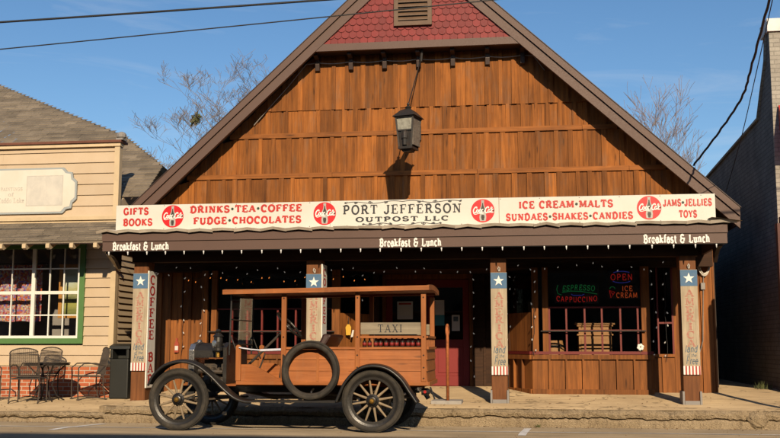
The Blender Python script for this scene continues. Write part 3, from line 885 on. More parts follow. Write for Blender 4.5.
# porch canopy
cx0, cx1 = -6.92, 3.02
mb = MB(); mb.box(cx0, cx1, 15.58, 15.63, 2.825, 2.955); mb.build('canopy_fascia', 'trim', bld)
mb = MB(); mb.box(cx0 + .005, cx1 - .005, 15.60, 15.645, 2.665, 2.815)
mb.box(cx0 + .005, cx0 + .05, 15.65, 18.9, 2.67, 2.95); mb.box(cx1 - .05, cx1 - .005, 15.65, 18.9, 2.67, 2.95)
mb.build('canopy_fascia', 'trim', bld)
mb = MB(); mb.box(cx0 - .0, cx1 - .0, 15.605, 15.63, 2.8135, 2.8265); mb.build('fascia_groove', 'trim2', bld)
mb = MB(); mb.prism([(15.62, 2.958), (18.98, 3.20), (18.98, 3.24), (15.62, 2.998)], cx0 - .03, cx1 + .03, 'X')
mb.build('canopy_roof', 'greyroof', bld)
mb = MB(); x = cx0 - .08; k = 0      # curling tin edge pieces
while x < cx1 + .1:
    w = rnd.uniform(.34, .44); c = rnd.uniform(-.012, .012)
    e1, e2 = rnd.uniform(-.008, .01), rnd.uniform(-.008, .008)
    mb.add([(x, 15.50, 2.998 + c), (x + w * .5, 15.49, 3.012 + e1), (x + w + .01, 15.505, 2.992 + c), (x + w + .01, 15.98, 3.032), (x + w * .5, 15.98, 3.04), (x, 15.98, 3.032),
            (x, 15.53, 2.955 + c + e2), (x + w * .5, 15.52, 2.972 + e1), (x + w + .01, 15.535, 2.952 + c)],
           [(0, 1, 4, 5), (1, 2, 3, 4), (0, 6, 7, 1), (1, 7, 8, 2)])
    x += w
mb.add([(2.78, 15.46, 3.05), (3.22, 15.44, 2.985), (3.25, 16.0, 3.03), (2.8, 16.0, 3.09)], [(0, 1, 2, 3)])
mb.build('tin_edge', 'tinedge', bld)
mb = MB(); 
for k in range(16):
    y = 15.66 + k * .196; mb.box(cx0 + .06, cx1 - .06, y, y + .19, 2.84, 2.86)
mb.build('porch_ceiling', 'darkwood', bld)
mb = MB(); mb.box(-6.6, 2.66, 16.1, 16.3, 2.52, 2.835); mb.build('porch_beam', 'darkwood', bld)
for xx, sg in ((-6.86, -1), (2.93, 1)):
    mb = MB()
    mb.prism([(15.68, 2.665), (16.2, 2.665), (16.2, 2.42), (16.14, 2.46), (16.05, 2.53), (15.9, 2.60), (15.68, 2.63)], xx - .03, xx + .03, 'X')
    mb.build('canopy_bracket', 'trim2', bld)
PX = (-6.42, -3.46, -0.455, 2.485)
for x in PX:
    z0 = walk_z(16.2) - .02
    mb = MB(); mb.box(x - .125, x + .125, 16.06, 16.34, z0, 2.52)
    p = mb.build('porch_post', 'postwood', bld, bevel=.008)
    if x > -1:
        mb = MB(); mb.box(x - .145, x - .115, 16.03, 16.35, z0, z0 + .22); mb.box(x + .115, x + .145, 16.03, 16.35, z0, z0 + .22); mb.box(x - .11, x + .11, 16.035, 16.36, z0 + .005, z0 + .075)
        mb.build('post_shoe', 'greycable', p)

# front walls under the porch
mb = MB()
planks(mb, -6.92, -5.86, .28, 2.84, YP, .2, .06)
mb.build('front_wall', 'lowplank', bld)
mb = MB()
planks(mb, 2.50, 3.17, .28, 2.84, YP, .17, .05)
mb.build('front_wall', 'lowplank', bld)
for xa, xb in ((-6.95, -6.92), (3.17, 3.20)):
    mb = MB(); mb.box(xa, xb, YP - .04, 19.0, .25, 2.9); mb.build('return_wall', 'lowplank', bld)
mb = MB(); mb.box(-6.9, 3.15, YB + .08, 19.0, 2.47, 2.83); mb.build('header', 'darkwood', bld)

def bay(xa, xb, xs_left, xs_right, mull, sill=.98, nm='bay_window'):
    """Front with slanted sides running back to the wall: wainscot, posts, red mullions, panes."""
    zf = .29; bk = 18.45
    pts = [((xs_left, bk), (xa, YB)), ((xa, YB), (xb, YB)), ((xb, YB), (xs_right, bk))]
    for k_, (a, b) in enumerate(pts):
        wm = MB(); pm = MB(); sm = MB()
        a = Vector((a[0], a[1], 0)); b = Vector((b[0], b[1], 0)); d = (b - a); L = d.length; d.normalize(); nrm = Vector((d.y, -d.x, 0))
        n = max(2, round(L / .29)); t = 0
        for i in range(n):      # wainscot boards with gaps and battens
            w = L / n
            p, q = a + d * (t + .004), a + d * (t + w - .004); t += w
            o = nrm * rnd.uniform(.0, .008)
            wm.add([p + o + Vector((0, 0, zf)), q + o + Vector((0, 0, zf)), q + o + Vector((0, 0, sill - .09)), p + o + Vector((0, 0, sill - .09)),
                    p - nrm * .05 + Vector((0, 0, zf)), q - nrm * .05 + Vector((0, 0, zf)), q - nrm * .05 + Vector((0, 0, sill - .09)), p - nrm * .05 + Vector((0, 0, sill - .09))],
                   [(0, 1, 2, 3), (0, 4, 5, 1), (1, 5, 6, 2), (2, 6, 7, 3), (3, 7, 4, 0)])
            if i: wm.bar(p + nrm * .018 + Vector((0, 0, zf)), p + nrm * .018 + Vector((0, 0, sill - .09)), .065, .03, tuple(d))
        for z, h, e in ((sill - .05, .075, .03), (zf + .05, .09, .02)):
            wm.bar(a + nrm * e * .5 + Vector((0, 0, z)), b + nrm * e * .5 + Vector((0, 0, z)), .05 + e, h)
        wm.build('bay_wainscot', 'lowplank', bld)
        sm.bar(a + nrm * .012 + Vector((0, 0, sill + .02)), b + nrm * .012 + Vector((0, 0, sill + .02)), .08, .05)
        wd = sm.build(nm, 'redsash', bld)
        e0, e1 = a + d * .02 - nrm * .03, b - d * .02 - nrm * .03
        pm.add([e0 + Vector((0, 0, sill)), e1 + Vector((0, 0, sill)), e1 + Vector((0, 0, 2.47)), e0 + Vector((0, 0, 2.47))], [(0, 1, 2, 3)])
        pm.build('pane', 'glass', wd, fix=False)
        if k_ == 1:
            fm = MB()
            for x in mull: fm.box(x - .015, x + .015, YB - .02, YB + .03, sill, 1.78)
            fm.box(xa + .2, xb - .12, YB - .006, YB + .022, 1.37, 1.395)
            fm.box(xa + .2, xb - .12, YB - .016, YB + .022, 1.765, 1.79)
            fm.build('mullion', 'redsash', wd)
            gm = MB(); gm.tube([(xa + .15, YB - .10, 1.37), (xb - .08, YB - .10, 1.37)], .013, 8); gm.build('guard_bar', 'iron', wd)
        else:
            # side boards cut at the shade line; dark pane above stands in for shade
            sb = MB(); m0 = max(2, round(L / .2))
            for i in range(m0):
                p, q = a + d * (L * i / m0 + .003), a + d * (L * (i + 1) / m0 - .003)
                sb.prism([(p.x, p.y), (q.x, q.y), (q.x - nrm.x * .03, q.y - nrm.y * .03), (p.x - nrm.x * .03, p.y - nrm.y * .03)], sill + .05, 1.70, 'Z')
            sb.build('bay_side', 'lowplank', bld)
    for x, wv in ((xa + .06, .11), (xa + .235, .10), (xb - .07, .14)):
        k = MB(); k.box(x - wv / 2, x + wv / 2, YB - .045, YB + .05, sill - .012, 2.47); k.build('bay_post', 'lowplank', bld)
bay(.07, 2.06, -.37, 2.10, (.37, .66, .97, 1.26, 1.57, 1.86))
bay(-5.84, -3.30, -5.90, -2.80, (-5.27, -4.99, -4.72, -4.43, -4.1, -3.75))
# narrow window right of the bay with a low board apron
mb = MB(); planks(mb, 2.11, 2.50, .28, .93, YP, .2, .05); mb.box(2.11, 2.50, YP - .06, YP + .05, .93, .98); mb.build('window_apron', 'lowplank', bld)
mb = MB(); mb.box(2.22, 2.25, YP - .03, YP + .02, .98, 2.47); mb.box(2.47, 2.50, YP - .03, YP + .02, .98, 2.47); mb.box(2.25, 2.47, YP - .03, YP + .02, 1.5, 1.53)
nw = mb.build('narrow_window', 'redsash', bld)
mb = MB(); mb.add([(2.10, YP, .98), (2.47, YP, .98), (2.47, YP, 2.47), (2.10, YP, 2.47)], [(0, 1, 2, 3)]); mb.build('pane', 'glass', nw, fix=False)

# recessed entrance: red double doors with dark panels beside
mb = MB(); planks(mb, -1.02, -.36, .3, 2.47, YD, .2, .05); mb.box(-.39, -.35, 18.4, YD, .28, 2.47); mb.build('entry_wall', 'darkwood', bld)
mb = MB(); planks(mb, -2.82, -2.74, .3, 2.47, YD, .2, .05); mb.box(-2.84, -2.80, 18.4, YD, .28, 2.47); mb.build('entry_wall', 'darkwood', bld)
mb = MB(); mb.box(-2.74, -2.675, YD - .08, YD + .05, .3, 2.47); mb.box(-1.085, -1.02, YD - .08, YD + .05, .3, 2.47); mb.box(-2.675, -1.085, YD - .08, YD + .05, 2.38, 2.47)
mb.build('door_frame', 'lowplank', bld)
for xa, xb, hx in ((-2.67, -1.885, -1.975), (-1.875, -1.09, -1.785)):
    mb = MB(); st = .12
    mb.box(xa, xa + st, YD - .04, YD, .375, 2.37); mb.box(xb - st, xb, YD - .04, YD, .375, 2.37)
    for z0, z1 in ((.375, .56), (1.10, 1.24), (2.22, 2.37)): mb.box(xa + st, xb - st, YD - .039, YD - .001, z0, z1)
    mb.box(xa + st, xb - st, YD - .022, YD - .005, .56, 1.10)
    mb.box(xa + st + .07, xb - st - .07, YD - .034, YD - .021, .62, 1.04)
    d = mb.build('door', 'door', bld, bevel=.004)
    mb = MB(); mb.add([(xa + st, YD - .02, 1.24), (xb - st, YD - .02, 1.24), (xb - st, YD - .02, 2.22), (xa + st, YD - .02, 2.22)], [(0, 1, 2, 3)]); mb.build('pane', 'glass', d, fix=False)
    mb = MB(); mb.box(hx - .025, hx + .025, YD - .05, YD - .039, 1.08, 1.30); mb.tube([(hx, YD - .05, 1.12), (hx, YD - .1, 1.14), (hx, YD - .1, 1.25), (hx, YD - .05, 1.27)], .011, 6); mb.build('handle', 'brass', d)

# fascia lettering
for x0, x1, zz in ((-6.74, -5.78, 2.685), (-2.305, -1.325, 2.685), (1.775, 2.755, 2.685)):
    mb = MB(); text_front(mb, 'Breakfast & Lunch', x0, x1, zz - .002, zz + .115, 15.598, None, .09, True, .25, 0, .003, .75)
    mb.build('fascia_lettering', 'letterwhite', bld)

# ------------------------------------------------------------------ long sign over the canopy
sg = thing('shop_sign', 'long white sign with red lettering and four red discs above the porch canopy', 'sign', (-1.97, 15.92, 3.03))
YS = 15.88
for x0, x1, z0, z1 in ((-6.82, -3.165, 3.035, 3.462), (-3.16, -.425, 3.04, 3.468), (-.42, 2.91, 3.037, 3.466)):
    mb = MB(); mb.box(x0, x1, YS, YS + .035, z0, z1); mb.build('panel', 'signwhite', sg, bevel=.003)
sc_ = None
for k in range(16):
    for z in (3.055, 3.445):
        if sc_ is None:
            mb = MB(); mb.lathe((0, 0, 0), (0, -1, 0), [(.009, 0), (.006, .004)], 8); sc_ = mb.build('screw', 'greycable', sg, local=True); o = sc_
        else:
            o = sc_.copy(); COL.objects.link(o)
        o.location = Vector((-6.6 + k * .62, YS, z)) - sg.location
for x in (-6.2, -4.3, -2.0, .3, 2.3):
    mb = MB(); mb.bar((x, YS + .06, 3.0), (x, YS + .06, 3.44), .05, .05); mb.bar((x, YS + .07, 3.40), (x, 17.0, 3.08), .03, .03); mb.build('sign_brace', 'greycable', sg)
ya = YS - .0005
def block(lines, mat, W=.27, track=.1, thin=.66, dot='signgreen'):
    for t, x0, x1, z0, z1 in lines:
        mb = MB(); dm = MB()
        text_front(mb, t, x0, x1, z0, z1, ya, dm, track, True, W, 0, .004, thin)
        o = mb.build('lettering', mat, sg)
        if dm.v: dm.build('bullet', dot, o)
block([('GIFTS', -6.69, -6.25, 3.305, 3.41), ('BOOKS', -6.69, -6.18, 3.12, 3.225)], 'signred')
block([('DRINKS*TEA*COFFEE', -5.53, -3.63, 3.315, 3.42), ('FUDGE*CHOCOLATES', -5.47, -3.64, 3.125, 3.23)], 'signred')
block([('ICE CREAM*MALTS', -.11, 1.36, 3.29, 3.395), ('SUNDAES*SHAKES*CANDIES', -.315, 1.66, 3.10, 3.20)], 'signred')
block([('JAMS*JELLIES', 2.125, 2.86, 3.285, 3.385), ('TOYS', 2.36, 2.63, 3.105, 3.205)], 'signred')
block([('PORT JEFFERSON', -2.95, -1.02, 3.245, 3.385)], 'signblack', .18, .14, .5)
block([('OUTPOST LLC', -2.74, -1.22, 3.12, 3.19)], 'signblack', .22, .14, .6)
mb = MB()    # scrollwork above and below the name
def curl(cx, cz, r, dirx, dz):
    pts = []
    for i in range(22):
        t = i / 21; a = t * 1.75 * 2 * math.pi; q = r * (1 - t * .85)
        pts.append((cx + dirx * q * math.sin(a) * 1.7, cz + dz * q * math.cos(a) * .8))
    return pts
def scroll(xa, xb, z, flip):
    st = []
    xm = (xa + xb) / 2; w = (xb - xa) / 2
    for s in (-1, 1):
        st.append((.009, [(xm + s * w * t, z + flip * (.016 * math.sin(t * 9.4) + .012 * (1 - t))) for t in [i / 26 for i in range(27)]]))
        for f, rr_ in ((.28, .020), (.55, .026), (.8, .02), (.98, .014)):
            st.append((.008, curl(xm + s * w * f, z + flip * .004, rr_, s, flip if int(f * 10) % 2 else -flip)))
    return st
write_strokes(mb, scroll(-2.92, -1.02, 3.425, 1) + scroll(-2.62, -1.35, 3.082, -1), lambda u, v, d: (u, ya - d, v), 0, .003)
mb.build('scrollwork', 'signblack', sg)
BOT = [(0, -.062), (.03, -.062), (.037, -.03), (.031, .0), (.036, .03), (.034, .05), (.016, .078), (.013, .112), (.017, .118), (.016, .13)]
def roundel(x, z, r=.187):
    d = MB(); d.lathe((x, ya, z), (0, -1, 0), [(r, 0), (r, .004)], 40); o = d.build('roundel', 'discred', sg)
    s = r / .145
    def bt(y0, rows, mat, nm):
        pts = [(x - p * s * 1.05, z + (q * .98 - .03) * s) for p, q in rows] + [(x + p * s * 1.05, z + (q * .98 - .03) * s) for p, q in reversed(rows)]
        m_ = MB(); m_.prism(pts, ya - .0042 - y0, ya - .0035); return m_.build(nm, mat, o)
    bt(.0014, [(.030, -.10), (.037, -.085), (.040, -.045), (.034, -.005), (.038, .03), (.036, .052), (.018, .095), (.014, .145), (.018, .15), (.016, .165)], 'bottle', 'bottle')
    bt(.0022, [(.012, -.092), (.020, -.05), (.016, -.022)], 'bottledark', 'bottle_shade')
    bt(.0022, [(.022, .030), (.022, .050), (.008, .10), (.006, .13)], 'bottledark', 'bottle_shade')
    m_ = MB(); S = []
    U = .060 * s; Wl = .0125 * s
    def smooth(pts, n=5):
        out = []
        for i in range(len(pts) - 1):
            p0, p1, p2, p3 = pts[max(i - 1, 0)], pts[i], pts[i + 1], pts[min(i + 2, len(pts) - 1)]
            for j in range(n):
                t = j / n
                out.append(tuple(.5 * (2 * p1[q] + (p2[q] - p0[q]) * t + (2 * p0[q] - 5 * p1[q] + 4 * p2[q] - p3[q]) * t * t + (3 * p1[q] - p0[q] - 3 * p2[q] + p3[q]) * t ** 3) for q in (0, 1)))
        return out + [pts[-1]]
    def put(pts, ox, sc=1.0, w=1.0): S.append((Wl * w, [(x - .122 * s + (ox + p[0] * sc + .18 * p[1]) * U, z - .022 * s + p[1] * sc * U) for p in pts]))
    CC = [(.62, .82), (.56, 1.08), (.3, 1.02), (.06, .6), (.1, .12), (.36, -.08), (.66, .16)]
    OO = arc(.26, .30, .2, .30, 0, 360, 12)
    AA = [(.5, .58), (.3, .62), (.1, .4), (.12, .08), (.3, .0), (.46, .2), (.5, .58), (.5, .12), (.62, .0)]
    LL = [(.06, .3), (.3, .9), (.22, 1.08), (.1, .8), (.1, .12), (.24, .0)]
    put(smooth(CC), 0, 1.05, 1.1); put(OO, .62); put(smooth([(.5, .5), (.3, .62), (.1, .3), (.28, .0), (.5, .12)]), 1.1); put(smooth(AA), 1.58)
    put([(.0, .3), (.28, .34)], 2.2, 1, .8)
    put(smooth(CC), 2.42, 1.05, 1.1); put(OO, 3.0); put(smooth(LL), 3.44); put(smooth(AA), 3.66)
    put(smooth([(.1, -.1), (.5, -.38), (1.3, -.2), (2.2, -.28)]), 0, 1, .6)
    write_strokes(m_, S, lambda u, v, d: (u, ya - .0042 - d, v), .002, .002)
    m_.build('script_lettering', 'letterwhite', o)
for x in (-5.83, -3.25, -.68, 1.91): roundel(x, 3.262)

# ------------------------------------------------------------------ boards on the porch posts
def star(cx, cz, r):
    return [(cx + (r if k % 2 == 0 else r * .4) * math.sin(math.pi * k / 5), cz + (r if k % 2 == 0 else r * .4) * math.cos(math.pi * k / 5)) for k in range(10)]
PB = [('board with blue star square on the post that also bears COFFEE BAR', 2.33),
      ('board with blue star square on the post seen behind the wooden taxi roof', 2.29),
      ('board with blue star square on the post between red doors and neon-lit bay window', 2.285),
      ('board with blue star square on the post nearest the white cable coil', 2.30)]
for x, (lab, zt) in zip(PX, PB):
    x += .008; h = 1.62; z0 = zt - h; w = .128; yb = 16.028
    t = thing('post_board', lab, 'wooden sign', (x, yb, z0), 'patriotic boards on the porch posts')
    mb = MB(); mb.box(x - w, x + w, yb, yb + .026, z0, zt); mb.build('board', 'oldboard', t, bevel=.003)
    mb = MB(); mb.box(x - w, x + w, yb - .003, yb + .0, zt - .255, zt - .005); mb.build('star_field', 'flagblue', t)
    mb = MB(); mb.prism(star(x, zt - .135, .088), yb - .006, yb - .003); mb.build('star', 'letterwhite', t)
    mb = MB()
    for i, ch in enumerate('AMERICA'):
        zc = zt - .42 - i * .128
        text_front(mb, ch, x - .066 if ch != 'I' else x - .034, x + .066 if ch != 'I' else x + .034, zc, zc + .105, yb, None, 0, True, .2, 0, .0015)
    mb.build('lettering', 'fadedred', t)
    mb = MB()
    text_front(mb, 'land', x - .1, x + .09, z0 + .345, z0 + .45, yb, None, .02, False, .13, .2, .0015)
    text_front(mb, 'of the', x - .075, x + .07, z0 + .275, z0 + .325, yb, None, .02, False, .12, .2, .0015)
    text_front(mb, 'Free', x - .09, x + .09, z0 + .165, z0 + .27, yb, None, .02, False, .13, .2, .0015)
    mb.build('script_lettering', 'scriptblue', t)
    mb = MB(); mb.box(x - w, x + w, yb - .0025, yb, z0 + .004, z0 + .135); mb.build('stripe_field', 'letterwhite', t)
    mb = MB()
    for k in range(5): mb.box(x - w + .028 + k * .05, x - w + .052 + k * .05, yb - .005, yb - .0025, z0 + .004, z0 + .135)
    mb.build('stripe', 'stripered', t)
    if x > -4:
        hk = MB(); hk.tube([(x, 16.05, zt + .02), (x - .01, 16.02, zt + .06), (x, 16.01, zt + .09), (x + .02, 16.03, zt + .07), (x + .015, 16.045, zt + .02)], .008, 6); hk.build('hook', 'whitecable', t)
for x, zlo, zhi, lab in ((PX[0], .43, 2.37, 'tall white board reading COFFEE BAR on the post side by the taxi front wheel'),
                         (PX[1], .8, 2.45, 'narrow white board with red letters on the side of the post behind the taxi roof')):
    xs_ = x + .128
    t = thing('side_board', lab, 'wooden sign', (xs_, 16.2, zlo), 'white boards on post sides')
    mb = MB(); mb.box(xs_, xs_ + .022, 16.04, 16.40, zlo, zhi); mb.build('board', 'coffeeboard', t, bevel=.003)
    mb = MB(); s = 'COFFEE BAR'; n = len(s); dz = (zhi - zlo - .1) / n
    for i, ch in enumerate(s):
        if ch == ' ': continue
        zc = zhi - .06 - (i + 1) * dz + .03
        st, _, wd = layout(ch, 0, True, .2)
        k = .235 / wd
        write_strokes(mb, st, lambda u, v, d, zc=zc, k=k: (xs_ + .022 + d, 16.095 + u * k, zc + v * (dz - .045)), 0, .0015)
    mb.build('lettering', 'signred', t)

# ------------------------------------------------------------------ lantern
lt = thing('hanging_lantern', 'large dark coach lantern jutting from the gable boards on an iron arm and guy wire', 'lantern', (-2.03, 16.9, 4.43))
ang = R(-16)
def rot(px, py, cx=-2.03, cy=16.9): 
    return (cx + px * math.cos(ang) - py * math.sin(ang), cy + px * math.sin(ang) + py * math.cos(ang))
def rbox(mb, x0, x1, y0, y1, z0, z1, taper=1.0):
    c = [(x0, y0), (x1, y0), (x1, y1), (x0, y1)]
    vs_ = [(*rot(px * taper, py * taper), z0) for px, py in c] + [(*rot(px, py), z1) for px, py in c]
    mb.add(vs_, [(0, 3, 2, 1), (4, 5, 6, 7), (0, 1, 5, 4), (1, 2, 6, 5), (2, 3, 7, 6), (3, 0, 4, 7)])
mb = MB()    # corner bars and rails of the cage
for sx in (-1, 1):
    for sy in (-1, 1):
        a = rot(sx * .14, sy * .17); b = rot(sx * .20, sy * .22)
        mb.bar((*a, 4.52), (*b, 5.14), .035, .035)
rbox(mb, -.22, .22, -.245, .245, 5.12, 5.16); rbox(mb, -.16, .16, -.19, .19, 4.49, 4.54)
rbox(mb, -.11, .11, -.13, .13, 4.44, 4.49, .8)
a = rot(-.17, -.205); b = rot(.17, -.205); mb.bar((*a, 4.86), (*b, 4.86), .025, .03)
for q in (-.06, .06):
    a = rot(q * .8, -.172); b = rot(q, -.195); mb.bar((*a, 4.54), (*b, 4.84), .016, .016)
mb.build('cage', 'iron', lt)
mb = MB()
c = [(-.13, -.165), (.13, -.165), (.13, .165), (-.13, .165)]
vs_ = [(*rot(px, py), 4.53) for px, py in c] + [(*rot(px * 1.42, py * 1.25), 5.13) for px, py in c]
mb.add(vs_, [(0, 1, 5, 4)]); mb.add(vs_, [(3, 0, 4, 7)])
mb.build('glazing', 'lampglass', lt, fix=False)
mb = MB()
rbox(mb, .172, .196, -.19, .19, 4.56, 5.11); rbox(mb, -.2, .18, .188, .205, 4.56, 5.11)
for k in range(7):
    for yy in (-.12, .12):
        p = rot(.196, yy); mb.lathe((*p, 4.62 + k * .075), (math.cos(ang), math.sin(ang), 0), [(.011, 0), (.007, .008)], 6)
mb.build('side_plate', 'lampside', lt)
mb = MB()
c = [(-.26, -.285), (.26, -.285), (.26, .285), (-.26, .285)]; c2 = [(-.13, -.15), (.13, -.15), (.13, .15), (-.13, .15)]; c3 = [(-.05, -.05), (.05, -.05), (.05, .05), (-.05, .05)]
vs_ = [(*rot(*p), 5.145) for p in c] + [(*rot(*p), 5.28) for p in c2] + [(*rot(*p), 5.33) for p in c3]
mb.add(vs_, [(3, 2, 1, 0)] + [(i, (i + 1) % 4, (i + 1) % 4 + 4, i + 4) for i in range(4)] + [(i + 4, (i + 1) % 4 + 4, (i + 1) % 4 + 8, i + 8) for i in range(4)] + [(8, 9, 10, 11)])
mb.lathe((-2.03, 16.9, 5.33), (0, 0, 1), [(.05, 0), (.075, .03), (.05, .05), (.02, .07), (.035, .09), (.03, .115), (.008, .13)], 14)
mb.build('cap', 'iron', lt)
mb = MB(); mb.lathe((-2.03, 16.9, 4.54), (0, 0, 1), [(.03, 0), (.03, .12), (.045, .16), (.045, .26), (.02, .3)], 10); mb.build('burner', 'nickel', lt)
mb = MB(); c = [(-.135, -.172), (.135, -.172)]
mb.add([(*rot(-.133, -.174), 4.54), (*rot(.133, -.174), 4.54), (*rot(.162, -.20), 4.83), (*rot(-.162, -.20), 4.83)], [(0, 1, 2, 3)])
mb.lathe((*rot(.0, -.19), 4.56), (0, 0, 1), [(.05, 0), (.055, .12), (.07, .14), (.06, .26), (.035, .3)], 12)
mb.build('lower_front', 'iron', lt, fix=False)
for o in lt.children:
    o.data.transform(Matrix.Diagonal((.83, .83, .89, 1)))
lt.location = (-2.06, 17.45, 4.54)
mb = MB(); mb.bar((-2.06, 17.5, 5.22), (-2.06, YW - .05, 5.22), .06, .09); mb.box(-2.14, -1.98, YW - .10, YW - .04, 5.06, 5.34)
mb.build('arm', 'iron', lt)
mb = MB(); mb.tube([(-2.06, 17.45, 5.42), (-2.0, 18.1, 6.06), (-1.95, 18.66, 6.64)], .010, 6); mb.tube([(-1.95, 18.62, 6.55), (-1.93, 18.64, 6.80)], .025, 6); mb.build('guy_wire', 'iron', lt)

# ------------------------------------------------------------------ clapboard shop on the left
shop = thing('clapboard_shop', 'cream clapboard shop with green framed window, shingled awning and red brick base', 'building', (-10.4, 18.4, .12))
YL = 18.4; XL = -7.86
def claps(mb, x0, x1, z0, z1, y, h=.185, holes=()):
    z = z0
    while z < z1 - .01:
        e = min(z + h, z1)
        segs = [(x0, x1)]
        for hx0, hx1, hz0, hz1 in holes:
            if z < hz1 - .02 and e > hz0 + .02:
                segs = [s for a, b in segs for s in ((a, min(b, hx0)), (max(a, hx1), b)) if s[1] - s[0] > .01]
        for a, b in segs:
            q = a
            while q < b - .01:
                w = b if b - q < 3.6 else q + rnd.uniform(2.0, 3.4)
                j = rnd.uniform(0, .003)
                mb.add([(q, y - .034 - j, z), (w - .002, y - .034 - j, z), (w - .002, y - .008, e), (q, y - .008, e), (q, y + .01, z), (w - .002, y + .01, z), (w - .002, y + .01, e), (q, y + .01, e)],
                       [(0, 1, 2, 3), (0, 4, 5, 1), (1, 5, 6, 2), (2, 6, 7, 3), (3, 7, 4, 0)])
                q = w
        z = e
WX1 = -8.47
mb = MB(); claps(mb, -13.5, XL - .09, .76, 3.42, YL, .185, [(-12.2, WX1, 1.16, 3.12)]); claps(mb, -13.5, XL - .09, 3.62, 5.0, YL, .215)
mb.build('clapboard_wall', 'cream', shop)
mb = MB(); mb.box(-13.5, WX1 - 3.73, YL + .012, YL + .1, .1, 5.1); mb.box(WX1, XL, YL + .012, YL + .1, .1, 5.1); mb.box(-12.2, WX1, YL + .012, YL + .1, .1, 1.16); mb.box(-12.2, WX1, YL + .012, YL + .1, 3.12, 5.1)
mb.build('wall_core', 'shopint', shop)
mb = MB(); mb.box(-13.5, XL, YL - .05, YL + .01, .0, .745); mb.build('brick_base', 'redbrick', shop)
mb = MB(); mb.box(-13.5, XL + .01, YL - .075, YL + .01, .745, .775); mb.box(XL - .09, XL + .012, YL - .055, YL + .08, .775, 5.02); mb.build('corner_trim', 'creamtrim', shop)
mb = MB(); mb.box(-13.5, XL + .02, YL - .06, YL + .01, 3.42, 3.55); mb.box(-13.5, XL + .03, YL - .10, YL + .01, 3.55, 3.62)
mb.box(-13.5, XL + .03, YL - .08, YL + .09, 5.0, 5.07); mb.build('cornice', 'creamtrim', shop)
mb = MB(); mb.box(-13.5, XL + .06, YL - .12, YL + .22, 5.07, 5.115); mb.build('coping', 'rustcap', shop)
mb = MB(); mb.box(XL - .05, XL + .09, YL - .12, YL + .1, 5.115, 5.15); mb.lathe((XL + .02, YL - .01, 5.15), (0, 0, 1), [(.06, 0), (.095, .03), (.1, .08), (.07, .12), (.03, .14)], 10); mb.build('finial', 'greycable', shop)
mb = MB()
z = .15
while z < 3.5:
    mb.add([(XL + .035, YL + .1, z), (XL + .035, 24, z), (XL + .008, 24, z + .12), (XL + .008, YL + .1, z + .12), (XL, YL + .1, z), (XL, 24, z)], [(0, 1, 2, 3), (0, 4, 5, 1)]); z += .12
mb.prism([(YL + .11, .1), (YL + .11, 3.94), (19.15, 4.30), (19.95, 4.80), (21, 4.72), (30, 4.45), (30, .1)], XL - .1, XL, 'X')
mb.build('side_wall', 'cream', shop)
mb = MB(); mb.box(-13.6, -13.5, YL, 30, .1, 4.3); mb.box(-13.5, XL, 29.9, 30, .1, 4.3); mb.box(-13.5, XL - .1, 19.75, 19.85, .1, 4.3); mb.box(-13.5, XL - .1, YL + .1, 19.75, .12, .25); mb.box(-13.5, XL - .1, YL + .1, 19.75, 3.3, 3.36)
mb.build('inner_wall', 'shopint', shop)
# window
wf = MB()
wf.box(-12.2, WX1, YL - .07, YL + .03, 1.16, 1.265); wf.box(WX1 - .105, WX1, YL - .068, YL + .03, 1.265, 3.0); wf.box(-12.2, WX1, YL - .07, YL + .03, 3.0, 3.12); wf.box(-12.2, -12.1, YL - .068, YL + .03, 1.265, 3.0)
win = wf.build('window', 'green', shop, bevel=.004)
sm = MB()
ZB, ZT, ZM = 1.265, 3.0, 2.145
sm.box(-12.1, WX1 - .105, YL - .045, YL + .01, ZB, ZB + .05)
for a, b in ((-12.1, -11.03), (-10.86, -9.56), (-9.50, WX1 - .105)):
    pass
for x, w in ((-9.525, .075), (-10.85, .075), (WX1 - .125, .04), (-12.09, .02)): sm.box(x - w / 2, x + w / 2, YL - .046, YL + .008, ZB + .05, ZT)
xs_ = [-12.08, -10.8875, -10.8125, -9.5625, -9.4875, WX1 - .145]
for a, b in ((xs_[0], xs_[1]), (xs_[2], xs_[3]), (xs_[4], xs_[5])):
    sm.box(a, b, YL - .04, YL + .006, ZM - .03, ZM + .03)
    for z in (1.71, 2.61): sm.box(a, b, YL - .028, YL + .0, z - .012, z + .012)
    for k in (1, 2):
        x = a + (b - a) * k / 3
        for z0, z1 in ((ZB + .05, 1.698), (1.722, ZM - .03), (ZM + .03, 2.598), (2.622, ZT)): sm.box(x - .012, x + .012, YL - .029, YL + .001, z0, z1)
sm.build('sash', 'sash', win)
mb = MB(); mb.add([(-12.1, YL - .012, ZB), (WX1 - .1, YL - .012, ZB), (WX1 - .1, YL - .012, ZT), (-12.1, YL - .012, ZT)], [(0, 1, 2, 3)]); mb.build('pane', 'glass', win, fix=False)
# awning
mb = MB(); n = 9
for k in range(n):
    t0, t1 = k / n, (k + 1) / n
    y0, z0 = 17.35 + (YL - .06 - 17.35) * t0, 3.04 + .46 * t0
    y1, z1 = 17.35 + (YL - .06 - 17.35) * t1, 3.04 + .46 * t1
    x = -13.5 - rnd.uniform(0, .2)
    while x < -7.66:
        w = rnd.uniform(.22, .34); e = min(x + w - .005, -7.66)
        mb.add([(x, y0 - .012, z0 + .016 + rnd.uniform(0, .005)), (e, y0 - .012, z0 + .016 + rnd.uniform(0, .005)), (e, y1 + .02, z1 + .012), (x, y1 + .02, z1 + .012), (x, y0 - .012, z0 - .002), (e, y0 - .012, z0 - .002)], [(0, 1, 2, 3), (0, 4, 5, 1)])
        x += w
mb.prism([(17.36, 3.0), (YL - .05, 3.46), (YL - .05, 3.50), (17.36, 3.04)], -13.5, -7.67, 'X')
aw = mb.build('awning', 'greyroof', shop)
